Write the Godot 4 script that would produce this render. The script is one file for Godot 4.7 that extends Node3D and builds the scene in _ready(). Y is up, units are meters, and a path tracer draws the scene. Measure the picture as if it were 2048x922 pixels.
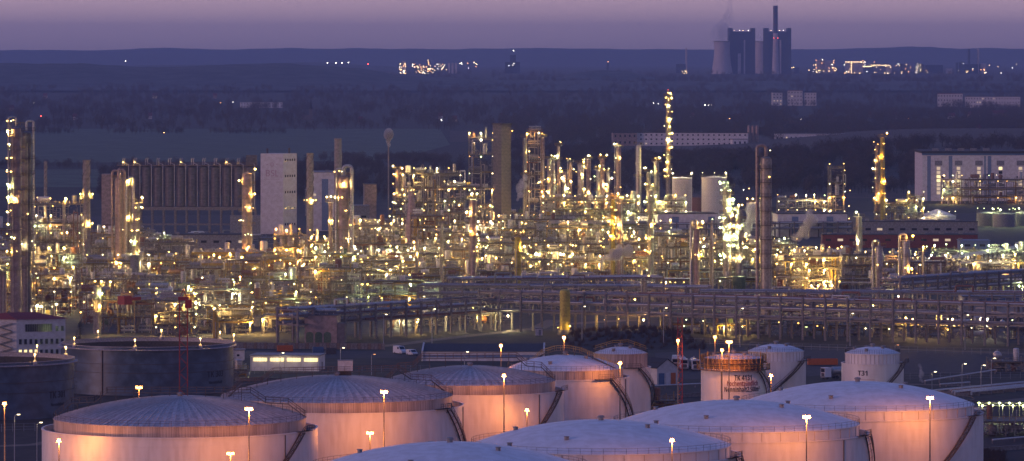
extends Node3D
# An oil refinery at dusk, seen from a hill beyond its tank farm. Units are metres, -Z is the view direction.
# A pixel (x, y) of the 2048 x 922 photograph on level ground lies at the distance D = F * HC / (y - HY).
const F := 10000.0
const HC := 95.0
const HY := 100.0

var rng := RandomNumberGenerator.new()
var M := {}
var names := {}
var labels := {}
var box_mesh: BoxMesh
var tube_mesh: CylinderMesh
var lamp_meshes := {}
var n_omni := 0

class MB:
	var v := PackedVector3Array()
	var n := PackedVector3Array()
	var ix := PackedInt32Array()
	func quad(a: Vector3, b: Vector3, c: Vector3, d: Vector3) -> void:
		var nn := (b - a).cross(c - a)
		if nn.length_squared() < 1e-12:
			nn = (c - a).cross(d - a)
		nn = nn.normalized()
		var k := v.size()
		v.append(a); v.append(b); v.append(c); v.append(d)
		for i in 4: n.append(nn)
		ix.append_array([k, k + 2, k + 1, k, k + 3, k + 2])
	func tri(a: Vector3, b: Vector3, c: Vector3) -> void:
		var nn := (b - a).cross(c - a).normalized()
		var k := v.size()
		v.append(a); v.append(b); v.append(c)
		for i in 3: n.append(nn)
		ix.append_array([k, k + 2, k + 1])
	func box(c: Vector3, s: Vector3, turn := 0.0) -> void:
		var e := s * 0.5
		var p: Array[Vector3] = []
		for i in 8:
			var q := Vector3(e.x if i & 1 else -e.x, e.y if i & 2 else -e.y, e.z if i & 4 else -e.z)
			p.append(c + (q.rotated(Vector3.UP, turn) if turn != 0.0 else q))
		quad(p[4], p[5], p[7], p[6])
		quad(p[1], p[0], p[2], p[3])
		quad(p[5], p[1], p[3], p[7])
		quad(p[0], p[4], p[6], p[2])
		quad(p[6], p[7], p[3], p[2])
		quad(p[0], p[1], p[5], p[4])
	func bar(a: Vector3, b: Vector3, w: float, h := 0.0) -> void:
		# a box from a to b, w wide and h high
		var d := b - a
		var f := d.normalized()
		var side := f.cross(Vector3.UP)
		side = Vector3.RIGHT if side.length() < 1e-4 else side.normalized()
		var up := side.cross(f).normalized()
		side *= w * 0.5
		up *= (h if h > 0.0 else w) * 0.5
		var p := [a - side - up, a + side - up, a + side + up, a - side + up]
		var q := [b - side - up, b + side - up, b + side + up, b - side + up]
		for i in 4:
			var j := (i + 1) % 4
			quad(p[j], p[i], q[i], q[j])
		quad(p[0], p[1], p[2], p[3])
		quad(q[3], q[2], q[1], q[0])
	func tube(a: Vector3, b: Vector3, r: float, seg := 8, r2 := -1.0, caps := true) -> void:
		if r2 < 0.0: r2 = r
		var f := (b - a).normalized()
		var s := f.cross(Vector3.UP)
		s = Vector3.RIGHT if s.length() < 1e-3 else s.normalized()
		var u := s.cross(f)
		var k := v.size()
		for i in seg:
			var t := TAU * i / seg
			var d := s * cos(t) + u * sin(t)
			v.append(a + d * r); v.append(b + d * r2)
			n.append(d); n.append(d)
		for i in seg:
			var j := (i + 1) % seg
			ix.append_array([k + 2 * i, k + 2 * j + 1, k + 2 * i + 1, k + 2 * i, k + 2 * j, k + 2 * j + 1])
		if caps:
			k = v.size()
			for i in seg:
				var t := TAU * i / seg
				var d := s * cos(t) + u * sin(t)
				v.append(a + d * r); v.append(b + d * r2)
				n.append(-f); n.append(f)
			for i in range(1, seg - 1):
				ix.append_array([k, k + 2 * i + 2, k + 2 * i, k + 1, k + 2 * i + 1, k + 2 * i + 3])
	func path(pts: Array, r: float, seg := 8) -> void:
		for i in pts.size() - 1:
			tube(pts[i], pts[i + 1], r, seg)
	func lathe(prof: Array, seg := 24, o := Vector3.ZERO, a0 := 0.0, a1 := TAU) -> void:
		# prof: (radius, height) from the bottom up; smooth round, sharp between rows
		for j in prof.size() - 1:
			var p: Vector2 = prof[j]
			var q: Vector2 = prof[j + 1]
			var nr := Vector2(q.y - p.y, p.x - q.x).normalized()
			var k := v.size()
			for i in seg + 1:
				var t := a0 + (a1 - a0) * i / seg
				var d := Vector3(sin(t), 0, cos(t))
				v.append(o + d * p.x + Vector3.UP * p.y)
				v.append(o + d * q.x + Vector3.UP * q.y)
				var nn := (d * nr.x + Vector3.UP * nr.y).normalized()
				n.append(nn); n.append(nn)
			for i in seg:
				var e := k + 2 * i
				ix.append_array([e, e + 1, e + 3, e, e + 3, e + 2])
	func dome(r: float, rise: float, y: float, seg := 48, rows := 8, o := Vector3.ZERO, a0 := 0.0, a1 := TAU) -> void:
		# a shallow spherical cap with smooth normals
		var R := (r * r + rise * rise) / (2.0 * rise)
		var top := asin(clampf(r / R, 0, 1))
		var k := v.size()
		for j in rows + 1:
			var b := top * (1.0 - float(j) / rows)
			for i in seg + 1:
				var t := a0 + (a1 - a0) * i / seg
				var d := Vector3(sin(t) * sin(b), cos(b), cos(t) * sin(b))
				v.append(o + d * R + Vector3.UP * (y + rise - R))
				n.append(d)
		for j in rows:
			for i in seg:
				var e := k + j * (seg + 1) + i
				var g := e + seg + 1
				ix.append_array([e, g, g + 1, e, g + 1, e + 1])
	func done() -> ArrayMesh:
		var a := []
		a.resize(Mesh.ARRAY_MAX)
		a[Mesh.ARRAY_VERTEX] = v
		a[Mesh.ARRAY_NORMAL] = n
		a[Mesh.ARRAY_INDEX] = ix
		var m := ArrayMesh.new()
		m.add_surface_from_arrays(Mesh.PRIMITIVE_TRIANGLES, a)
		return m

func dist(py: float) -> float: return F * HC / (py - HY)
func ground(px: float, py: float) -> Vector3:
	var d := dist(py)
	return Vector3((px - 1024.0) * d / F, 0, -d)
func point(px: float, py: float, d: float) -> Vector3:
	return Vector3((px - 1024.0) * d / F, HC - (py - HY) * d / F, -d)
func spot(px: float, d: float) -> Vector3: return Vector3((px - 1024.0) * d / F, 0, -d)

func lin(r: float, g: float, b: float) -> Color: return Color(r, g, b).linear_to_srgb()

func numbered(called: String) -> String:
	if not names.has(called):
		names[called] = 0
		return called
	names[called] += 1
	return "%s_%03d" % [called, names[called]]

func thing(called: String, label: String, category: String, where := Vector3.ZERO, group := "", turn := 0.0) -> Node3D:
	var o := Node3D.new()
	o.name = numbered(called)
	o.position = where
	o.rotation.y = turn
	add_child(o)
	tag(o, label, category, group)
	return o

func tag(o: Node, label: String, category: String, group := "") -> void:
	o.set_meta("label", label)
	o.set_meta("category", category)
	if group != "": o.set_meta("group", group)

func part(parent: Node, called: String, mesh: Mesh, m: Material, where := Vector3.ZERO, turn := 0.0) -> MeshInstance3D:
	var o := MeshInstance3D.new()
	o.name = called
	o.mesh = mesh
	o.material_override = m
	o.position = where
	o.rotation.y = turn
	parent.add_child(o, true)
	return o

func struct_(called: String, mesh: Mesh, m: Material, where := Vector3.ZERO) -> MeshInstance3D:
	var o := part(self, numbered(called), mesh, m, where)
	o.set_meta("kind", "structure")
	return o

func bx(parent: Node, called: String, m: Material, c: Vector3, s: Vector3, turn := 0.0) -> MeshInstance3D:
	var o := part(parent, called, box_mesh, m, c, turn)
	o.scale = s
	return o

func cyl(parent: Node, called: String, m: Material, base: Vector3, r: float, h: float) -> MeshInstance3D:
	var o := part(parent, called, tube_mesh, m, base + Vector3.UP * h * 0.5)
	o.scale = Vector3(r, h, r)
	return o

func mk(key: String, c: Color, rough := 0.7, metal := 0.0, grain := 0.0, scale := 0.2, stretch := 1.0) -> StandardMaterial3D:
	# c is a linear base colour; grain mixes in blotches of dirt and wear
	var m := StandardMaterial3D.new()
	m.resource_name = key
	m.albedo_color = Color(c.r, c.g, c.b).linear_to_srgb()
	m.roughness = rough
	m.metallic = metal
	if grain > 0.0:
		var t := NoiseTexture2D.new()
		var fn := FastNoiseLite.new()
		fn.seed = key.hash() & 0xffff
		fn.frequency = 0.02
		fn.fractal_octaves = 5
		t.noise = fn
		t.width = 256
		t.height = 256
		t.seamless = true
		var g := Gradient.new()
		var lo := 1.0 - grain
		g.set_color(0, Color(lo, lo * 0.98, lo * 0.95).linear_to_srgb())
		g.set_color(1, Color.WHITE)
		g.set_offset(0, 0.25)
		g.set_offset(1, 0.7)
		t.color_ramp = g
		m.albedo_texture = t
		m.uv1_triplanar = true
		m.uv1_world_triplanar = true
		m.uv1_scale = Vector3(scale * stretch, scale, scale * stretch)
	M[key] = m
	return m

func glow(key: String, c: Color, power: float) -> StandardMaterial3D:
	var m := StandardMaterial3D.new()
	m.resource_name = key
	m.albedo_color = Color(0.8, 0.8, 0.8)
	m.emission_enabled = true
	m.emission = Color(c.r, c.g, c.b).linear_to_srgb()
	m.emission_energy_multiplier = power
	M[key] = m
	return m

# ---------------------------------------------------------------- lamps
func make_lamp_meshes() -> void:
	for k in [["warm", Color(1.0, 0.60, 0.15)], ["white", Color(1.0, 0.82, 0.42)], ["green", Color(0.86, 1.0, 0.42)], ["amber", Color(1.0, 0.44, 0.08)], ["red", Color(1.0, 0.08, 0.04)]]:
		var house := MB.new()
		house.lathe([Vector2(0.0, 0.14), Vector2(0.12, 0.13), Vector2(0.16, 0.10)], 6)
		house.tube(Vector3(0, 0.12, 0), Vector3(0, 0.2, -0.2), 0.025, 4)
		var bulb := MB.new()
		bulb.lathe([Vector2(0.0, -0.19), Vector2(0.19, 0.0), Vector2(0.0, 0.13)], 5)
		var mesh := house.done()
		var arr := []
		arr.resize(Mesh.ARRAY_MAX)
		arr[Mesh.ARRAY_VERTEX] = bulb.v
		arr[Mesh.ARRAY_NORMAL] = bulb.n
		arr[Mesh.ARRAY_INDEX] = bulb.ix
		mesh.add_surface_from_arrays(Mesh.PRIMITIVE_TRIANGLES, arr)
		mesh.surface_set_material(0, M.dark_metal)
		mesh.surface_set_material(1, glow("lamp_" + k[0], k[1], LAMP_GLOW))
		lamp_meshes[k[0]] = [mesh, k[1]]

func lamp(parent: Node, at: Vector3, kind := "", energy := -1.0, big := 0.0) -> void:
	if kind == "":
		var r := rng.randf()
		kind = "warm" if r < 0.56 else ("white" if r < 0.80 else ("green" if r < 0.92 else "amber"))
	if big == 0.0: big = rng.randf_range(1.2, 2.3)
	var o := MeshInstance3D.new()
	o.name = "lamp"
	o.mesh = lamp_meshes[kind][0]
	o.position = at
	o.scale = Vector3.ONE * big
	parent.add_child(o, true)
	if energy < 0.0:
		# a cluster of two or three fittings throws its light from one of them
		energy = LAMP_ENERGY * rng.randf_range(0.5, 1.6) if rng.randf() < 0.34 else 0.0
	if energy > 0.0:
		light(o, Vector3.ZERO if big < 1.26 else Vector3(0, -0.26, 0.1), lamp_meshes[kind][1], energy, 0.2)

func light(parent: Node, at: Vector3, c: Color, energy: float, size: float) -> void:
	var l := OmniLight3D.new()
	l.name = "lamp_light"
	l.position = at
	l.light_color = Color(c.r, c.g, c.b).linear_to_srgb()
	l.light_energy = energy
	l.light_size = size
	l.omni_range = 80.0
	l.omni_attenuation = 2.0
	l.shadow_enabled = true
	parent.add_child(l, true)
	n_omni += 1

# ---------------------------------------------------------------- small pieces
func rails(mb: MB, pts: Array, h := 1.05, step := 1.6, w := 0.05) -> void:
	for i in pts.size() - 1:
		var a: Vector3 = pts[i]
		var b: Vector3 = pts[i + 1]
		mb.bar(a + Vector3.UP * h, b + Vector3.UP * h, w)
		mb.bar(a + Vector3.UP * h * 0.55, b + Vector3.UP * h * 0.55, w * 0.8)
		var n := maxi(1, int(round(a.distance_to(b) / step)))
		for k in n + 1:
			var p := a.lerp(b, float(k) / n)
			mb.bar(p, p + Vector3.UP * h, w)

func ring_points(r: float, y: float, a0: float, a1: float, n: int) -> Array:
	var out := []
	for i in n + 1:
		var t := a0 + (a1 - a0) * i / n
		out.append(Vector3(sin(t) * r, y, cos(t) * r))
	return out

func drum_mesh(r: float, l: float) -> ArrayMesh:
	# a lying pressure vessel along X with dished ends on two saddles
	var mb := MB.new()
	var h := l * 0.5 - r * 0.4
	var rows := []
	for j in 5:
		var t := PI * 0.5 * j / 4.0
		rows.append(Vector2(r * sin(t), -h - r * 0.45 * cos(t)))
	for j in range(4, -1, -1):
		var t := PI * 0.5 * j / 4.0
		rows.append(Vector2(r * sin(t), h + r * 0.45 * cos(t)))
	mb.lathe(rows, 14)
	for i in mb.v.size():
		mb.v[i] = Vector3(mb.v[i].y, -mb.v[i].x, mb.v[i].z)
		mb.n[i] = Vector3(mb.n[i].y, -mb.n[i].x, mb.n[i].z)
	for x in [-h * 0.6, h * 0.6]:
		mb.box(Vector3(x, -r - 0.15, 0), Vector3(0.25, 0.7, r * 1.5))
	mb.tube(Vector3(h * 0.2, r * 0.8, 0), Vector3(h * 0.2, r + 0.45, 0), 0.16, 8)
	return mb.done()

func vessel_mesh(r: float, h: float, seg := 16) -> ArrayMesh:
	# a standing vessel with a skirt, dished head and cladding bands
	var mb := MB.new()
	var rows := [Vector2(r * 0.92, 0), Vector2(r * 0.92, h * 0.08), Vector2(r, h * 0.09)]
	var n := maxi(1, int(h / 4.0))
	for i in n:
		var y0 := h * 0.09 + (h * 0.84) * i / n
		var y1 := h * 0.09 + (h * 0.84) * (i + 1) / n
		rows.append(Vector2(r, y1 - 0.12))
		rows.append(Vector2(r * 1.02, y1 - 0.11))
		rows.append(Vector2(r * 1.02, y1 - 0.01))
		rows.append(Vector2(r, y1))
	var y := h * 0.93
	for j in 4:
		var t := PI * 0.5 * (j + 1) / 4.0
		rows.append(Vector2(maxf(0.0, r * cos(t)), y + h * 0.02 + minf(r * 0.6, h * 0.07) * sin(t)))
	mb.lathe(rows, seg)
	return mb.done()

# ---------------------------------------------------------------- a tall process column with platforms
func column(px: float, ytop: float, ybase: float, wpx: float, label: String, o := {}) -> Node3D:
	var d := dist(ybase)
	var s := d / F
	var h := (ybase - ytop) * s
	var r := wpx * s * 0.5
	var t := thing(o.get("name", "process_column"), label, "tower", spot(px, d), o.get("group", "process columns of the refinery"))
	var m: Material = M[o.get("mat", "clad_warm")]
	part(t, "shell", vessel_mesh(r, h, 20), m)
	var n: int = o.get("plats", maxi(2, int(h / 5.5)))
	var y0: float = o.get("from", 0.2) * h
	for i in n:
		var y := y0 + (h * 0.985 - y0) * (i + 1) / n
		if i == n - 1: y = h * 0.97
		var full: bool = i == n - 1 or o.get("ring", false) or rng.randf() < 0.35
		var mid := rng.randf_range(-1.3, 1.3) if not o.has("side") else float(o.side) * 1.1 + rng.randf_range(-0.4, 0.4)
		var a0 := mid - (PI if full else 1.15)
		var a1 := mid + (PI if full else 1.15)
		var ro := r + 1.4
		var mb := MB.new()
		mb.lathe([Vector2(r * 0.98, 0), Vector2(ro, 0), Vector2(ro, 0.14), Vector2(r * 0.98, 0.14)], 18 if full else 8, Vector3.ZERO, a0, a1)
		for k in 3:
			var a := lerpf(a0, a1, (k + 0.5) / 3.0)
			mb.bar(Vector3(sin(a) * r, -0.9, cos(a) * r), Vector3(sin(a) * ro, 0, cos(a) * ro), 0.1)
		var p := part(t, "platform", mb.done(), M.stair if o.get("dark", false) else M.steel, Vector3.UP * y)
		var rl := MB.new()
		rails(rl, ring_points(ro - 0.05, 0.14, a0, a1, 18 if full else 8), 1.1, 1.0, 0.07)
		part(p, "railing", rl.done(), M.stair if o.get("dark", false) else (M.rail_yellow if rng.randf() < 0.7 else M.steel))
		var nl: int = o.get("lamps", 2)
		for k in nl:
			if rng.randf() > o.get("lit", 0.8): continue
			var a := mid + rng.randf_range(-1.0, 1.0)
			lamp(t, Vector3(sin(a) * (ro - 0.1), y + rng.randf_range(1.7, 2.3), cos(a) * (ro - 0.1)), o.get("lamp", ""))
	var side: float = o.get("ladder", -0.9)
	var ld := MB.new()
	var lp := Vector3(sin(side), 0, cos(side)) * (r + 0.25)
	var tn := Vector3(cos(side), 0, -sin(side)) * 0.22
	ld.bar(lp + tn + Vector3.UP * 0.3, lp + tn + Vector3.UP * h * 0.97, 0.07)
	ld.bar(lp - tn + Vector3.UP * 0.3, lp - tn + Vector3.UP * h * 0.97, 0.07)
	for k in int(h / 0.9): ld.bar(lp + tn + Vector3.UP * (0.6 + k * 0.9), lp - tn + Vector3.UP * (0.6 + k * 0.9), 0.05)
	part(t, "ladder", ld.done(), M.steel)
	for q in o.get("pipes", [[rng.randf_range(-1.4, 1.4), 0.2]] if rng.randf() < 0.4 else []):
		# overhead line: up from the head, over and down the side
		var a: float = q[0]
		var pr: float = q[1]
		var dir := Vector3(sin(a), 0, cos(a))
		var mb := MB.new()
		var top := h + pr * 2.2
		var pts := [Vector3(0, h * 0.97, 0), Vector3(0, top, 0)]
		for k in 5:
			var b := PI * 0.5 * k / 4.0
			pts.append(dir * ((r + pr + 0.5) * 0.5 * (1.0 - cos(b))) + Vector3.UP * (top + pr * 1.5 * sin(b)))
		for k in range(1, 5):
			var b := PI * 0.5 * k / 4.0
			pts.append(dir * ((r + pr + 0.5) * (0.5 + 0.5 * sin(b))) + Vector3.UP * (top + pr * 1.5 * cos(b)))
		pts.append(dir * (r + pr + 0.5) + Vector3.UP * h * (q[2] if q.size() > 2 else 0.1))
		mb.path(pts, pr, 10)
		part(t, "overhead_pipe", mb.done(), M[o.get("pipe_mat", "clad")])
	for k in o.get("risers", 2):
		var a := rng.randf_range(-1.6, 1.6)
		var pr := rng.randf_range(0.1, 0.2)
		var mb := MB.new()
		var p := Vector3(sin(a), 0, cos(a)) * (r + pr + 0.15)
		mb.tube(p + Vector3.UP * 0.2, p + Vector3.UP * h * rng.randf_range(0.5, 0.95), pr, 8)
		part(t, "riser_pipe", mb.done(), M.clad_warm)
	if o.get("beacon", false):
		lamp(t, Vector3(0, h + 1.2, 0), "red", 2.0, 1.2)
		bx(t, "beacon_post", M.steel, Vector3(0, h + 0.55, 0), Vector3(0.1, 1.3, 0.1))
	return t

func stack(px: float, ytop: float, ybase: float, wpx: float, label: String, strake: float, o := {}) -> Node3D:
	# a chimney; strake is the share of its height wound with helical strakes
	var d := dist(ybase)
	var s := d / F
	var h := (ybase - ytop) * s
	var r := wpx * s * 0.5
	var t := thing(o.get("name", "chimney_stack"), label, "chimney", spot(px, d), "chimney stacks of the refinery")
	var mb := MB.new()
	var foot: float = o.get("foot", 1.0)
	mb.lathe([Vector2(r * foot, 0), Vector2(r * foot, h * 0.3), Vector2(r, h * 0.36), Vector2(r, h * 0.72), Vector2(r * 1.04, h * 0.722), Vector2(r * 1.04, h * 0.727), Vector2(r, h * 0.73), Vector2(r, h - 0.5), Vector2(r * 1.06, h - 0.5), Vector2(r * 1.06, h), Vector2(r * 0.86, h), Vector2(r * 0.84, h - 4)], 22)
	part(t, "shell", mb.done(), M[o.get("mat", "stack_grey")])
	if strake > 0.0:
		for k in 3:
			var st := MB.new()
			var n := 40
			for i in n:
				var y0 := h * (1.0 - strake) + h * strake * 0.97 * i / n
				var y1 := h * (1.0 - strake) + h * strake * 0.97 * (i + 1) / n
				var turns: float = h * strake / (r * 10.0)
				var a0 := TAU * (k / 3.0 + turns * i / n)
				var a1 := TAU * (k / 3.0 + turns * (i + 1) / n)
				var p0 := Vector3(sin(a0), 0, cos(a0))
				var p1 := Vector3(sin(a1), 0, cos(a1))
				st.quad(p0 * r * 0.98 + Vector3.UP * y0, p1 * r * 0.98 + Vector3.UP * y1, p1 * r * 1.16 + Vector3.UP * y1, p0 * r * 1.16 + Vector3.UP * y0)
				st.quad(p0 * r * 1.16 + Vector3.UP * (y0 + 0.12), p1 * r * 1.16 + Vector3.UP * (y1 + 0.12), p1 * r * 0.98 + Vector3.UP * (y1 + 0.12), p0 * r * 0.98 + Vector3.UP * (y0 + 0.12))
				st.quad(p0 * r * 1.16 + Vector3.UP * y0, p1 * r * 1.16 + Vector3.UP * y1, p1 * r * 1.16 + Vector3.UP * (y1 + 0.12), p0 * r * 1.16 + Vector3.UP * (y0 + 0.12))
			part(t, "strake", st.done(), M.stack_dark)
	for py in o.get("plats", []):
		var y: float = (ybase - py) * s
		var pm := MB.new()
		pm.lathe([Vector2(r, 0), Vector2(r + 1.2, 0), Vector2(r + 1.2, 0.15), Vector2(r, 0.15)], 20)
		var p := part(t, "platform", pm.done(), M.steel, Vector3.UP * y)
		var rl := MB.new()
		rails(rl, ring_points(r + 1.15, 0.15, 0, TAU, 16), 1.1, 1.0, 0.07)
		part(p, "railing", rl.done(), M.rail_yellow)
		for k in 4:
			var a := -1.5 + k
			lamp(t, Vector3(sin(a), 0, cos(a)) * (r + 1.0) + Vector3.UP * (y + 2.0), "warm")
	return t

# ---------------------------------------------------------------- open steel process structures
func unit(px: float, ybase: float, wpx: float, ytop: float, depth: float, label: String, o := {}) -> Node3D:
	var d := dist(ybase)
	var s := d / F
	var w := wpx * s
	var h := (ybase - ytop) * s
	var t := thing(o.get("name", "process_structure"), label, "process plant", spot(px, d), o.get("group", "open steel process structures"), o.get("turn", 0.0))
	var floors := maxi(1, int(round(h / o.get("storey", 4.6))))
	var fh := h / floors
	var bays := maxi(1, int(round(w / 5.6)))
	var bw := w / bays
	var hd := depth * 0.5
	var frame: Material = M[o.get("mat", "steel")]
	for i in bays + 1:
		for k in [-1, 1]:
			bx(t, "post", frame, Vector3(-w * 0.5 + i * bw, h * 0.5, k * hd), Vector3(0.34, h, 0.34))
	var lamp_p: float = o.get("lamps", 0.5)
	var kind: String = o.get("lamp", "")
	for f in floors:
		var y := fh * (f + 1)
		var mb := MB.new()
		for k in [-1, 1]:
			mb.bar(Vector3(-w * 0.5, y - 0.18, k * hd), Vector3(w * 0.5, y - 0.18, k * hd), 0.22, 0.34)
		for i in bays + 1:
			mb.bar(Vector3(-w * 0.5 + i * bw, y - 0.2, -hd), Vector3(-w * 0.5 + i * bw, y - 0.2, hd), 0.2, 0.3)
		part(t, "floor_beams", mb.done(), frame)
		var a := 0 if rng.randf() < 0.6 else rng.randi_range(0, maxi(0, bays - 2))
		var b := bays if rng.randf() < 0.6 else rng.randi_range(a + 1, bays)
		var x0 := -w * 0.5 + a * bw
		var x1 := -w * 0.5 + b * bw
		var inset := rng.randf_range(0.0, 0.5) * depth
		var dk := bx(t, "deck", M.grating, Vector3((x0 + x1) * 0.5, y + 0.04, inset * 0.5 + 0.3), Vector3(x1 - x0 + 0.6, 0.08, depth - inset + 0.8))
		var rl := MB.new()
		var zf := hd + 0.65
		rails(rl, [Vector3(x0 - 0.25, y + 0.08, -hd + inset), Vector3(x0 - 0.25, y + 0.08, zf), Vector3(x1 + 0.25, y + 0.08, zf), Vector3(x1 + 0.25, y + 0.08, -hd + inset)], 1.1, 1.5, 0.08)
		var r := part(t, "railing", rl.done(), M.rail_yellow if rng.randf() < 0.6 else M.steel)
	for k in maxi(1, bays / 2):
		var i := rng.randi_range(0, bays - 1)
		var f := rng.randi_range(0, floors - 1)
		var z := hd if rng.randf() < 0.7 else -hd
		var mb := MB.new()
		mb.bar(Vector3(-w * 0.5 + i * bw, fh * f + 0.1, z), Vector3(-w * 0.5 + (i + 1) * bw, fh * (f + 1) - 0.3, z), 0.18)
		if rng.randf() < 0.5:
			mb.bar(Vector3(-w * 0.5 + (i + 1) * bw, fh * f + 0.1, z), Vector3(-w * 0.5 + i * bw, fh * (f + 1) - 0.3, z), 0.18)
		part(t, "brace", mb.done(), frame)
	# equipment on every level and on the roof
	for f in floors + 1:
		for i in bays:
			if rng.randf() > o.get("gear", 0.78): continue
			var x := -w * 0.5 + (i + 0.5) * bw + rng.randf_range(-0.8, 0.8)
			var z := rng.randf_range(-0.2, 0.8) * hd * 0.7
			var y := fh * f + 0.08
			var room := fh - 0.6 if f < floors else rng.randf_range(2.0, 6.0)
			var pick := rng.randf()
			var cm: Material = M[["clad", "clad_warm", "pipe_grey", "pipe_white", "pipe_rust", "clad"][rng.randi_range(0, 5)]]
			if pick < 0.36:
				var rr := rng.randf_range(0.6, 1.5)
				part(t, "standing_vessel", vessel_mesh(rr, minf(room, rng.randf_range(2.4, 6.0)), 12), cm, Vector3(x, y, z))
			elif pick < 0.66:
				var rr := minf(rng.randf_range(0.6, 1.25), room * 0.32)
				part(t, "lying_drum", drum_mesh(rr, rng.randf_range(3.0, bw * 1.1)), cm, Vector3(x, y + rr + 0.5, z), 0.0 if rng.randf() < 0.7 else PI * 0.5)
			elif pick < 0.8:
				for q in 2:
					part(t, "heat_exchanger", drum_mesh(0.42, bw * 0.8), cm, Vector3(x, y + 0.95 + q * 1.25, z))
			elif pick < 0.9:
				bx(t, "cabinet", M[["pipe_white", "pipe_grey", "green_sheet", "ochre"][rng.randi_range(0, 3)]], Vector3(x, y + 0.9, z), Vector3(rng.randf_range(1, 3), 1.8, rng.randf_range(1, 2)))
	# pipes along, up and across
	for k in int(bays * floors * o.get("pipes", 1.1)) + 2:
		var mb := MB.new()
		var pr := rng.randf_range(0.12, 0.34)
		var z := hd * rng.randf_range(-0.9, 1.1)
		if rng.randf() < 0.6:
			var y := fh * rng.randi_range(1, floors) - rng.randf_range(0.5, 1.5)
			var x0 := -w * 0.5 + w * rng.randf() * 0.6
			var x1 := minf(w * 0.5 + 1.0, x0 + w * rng.randf_range(0.25, 0.9))
			var pts := [Vector3(x0, y - rng.randf_range(0.5, fh), z), Vector3(x0, y, z), Vector3(x1, y, z)]
			if rng.randf() < 0.6: pts.append(Vector3(x1, y + rng.randf_range(-2, 3.0), z))
			pts[0].y = maxf(0.0, pts[0].y)
			mb.path(pts, pr, 7)
		else:
			var x := w * rng.randf_range(-0.52, 0.52)
			var y1 := h * rng.randf_range(0.4, 1.12)
			var x2 := x + rng.randf_range(-2.5, 2.5)
			mb.path([Vector3(x, 0, z), Vector3(x, y1, z), Vector3(x2, y1, z), Vector3(x2, y1 * rng.randf_range(0.3, 0.8), z)], pr, 7)
		part(t, "pipe", mb.done(), M[["clad", "clad_warm", "pipe_grey", "pipe_white", "pipe_rust", "pipe_white", "ochre"][rng.randi_range(0, 6)]])
	# small-bore lines, valves, trays and brackets: too fine to tell apart
	var mb2 := MB.new()
	for k in int(bays * floors * o.get("fine", 26)):
		var p := Vector3(w * rng.randf_range(-0.52, 0.52), h * rng.randf_range(0.02, 1.02), hd * rng.randf_range(-1.0, 1.12))
		var l := rng.randf_range(0.5, 3.2)
		var q := rng.randf()
		var e := Vector3(l, 0, 0) if q < 0.42 else (Vector3(0, l, 0) if q < 0.85 else Vector3(0, 0, l))
		var ww := rng.randf_range(0.07, 0.22)
		if rng.randf() < 0.12:
			mb2.box(p, Vector3(rng.randf_range(0.3, 0.9), rng.randf_range(0.3, 0.9), 0.4))
		else:
			mb2.bar(p, p + e, ww)
	var sp := part(t, "small_pipework", mb2.done(), M[o.get("fine_mat", ["clad", "clad_warm", "pipe_grey"][rng.randi_range(0, 2)])])
	sp.set_meta("kind", "stuff")
	# lamps under the decks and on the handrails
	for f in floors + 1:
		for i in bays + 1:
			if rng.randf() > lamp_p: continue
			var x := -w * 0.5 + i * bw + 0.3
			var y := fh * (f + 1) - 1.1 if f < floors else h + 2.4
			var z := hd + 0.5
			if rng.randf() < 0.3: z = -hd * 0.5
			lamp(t, Vector3(x, y, z), kind)
			if f == floors:
				bx(t, "lamp_post", M.steel, Vector3(x, (h + y) * 0.5, z - 0.2), Vector3(0.09, y - h + 0.4, 0.09))
	return t

const LAMP_GLOW := 7.0
const LAMP_ENERGY := 78.0
const SODIUM := Color(1.0, 0.30, 0.06)

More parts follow.
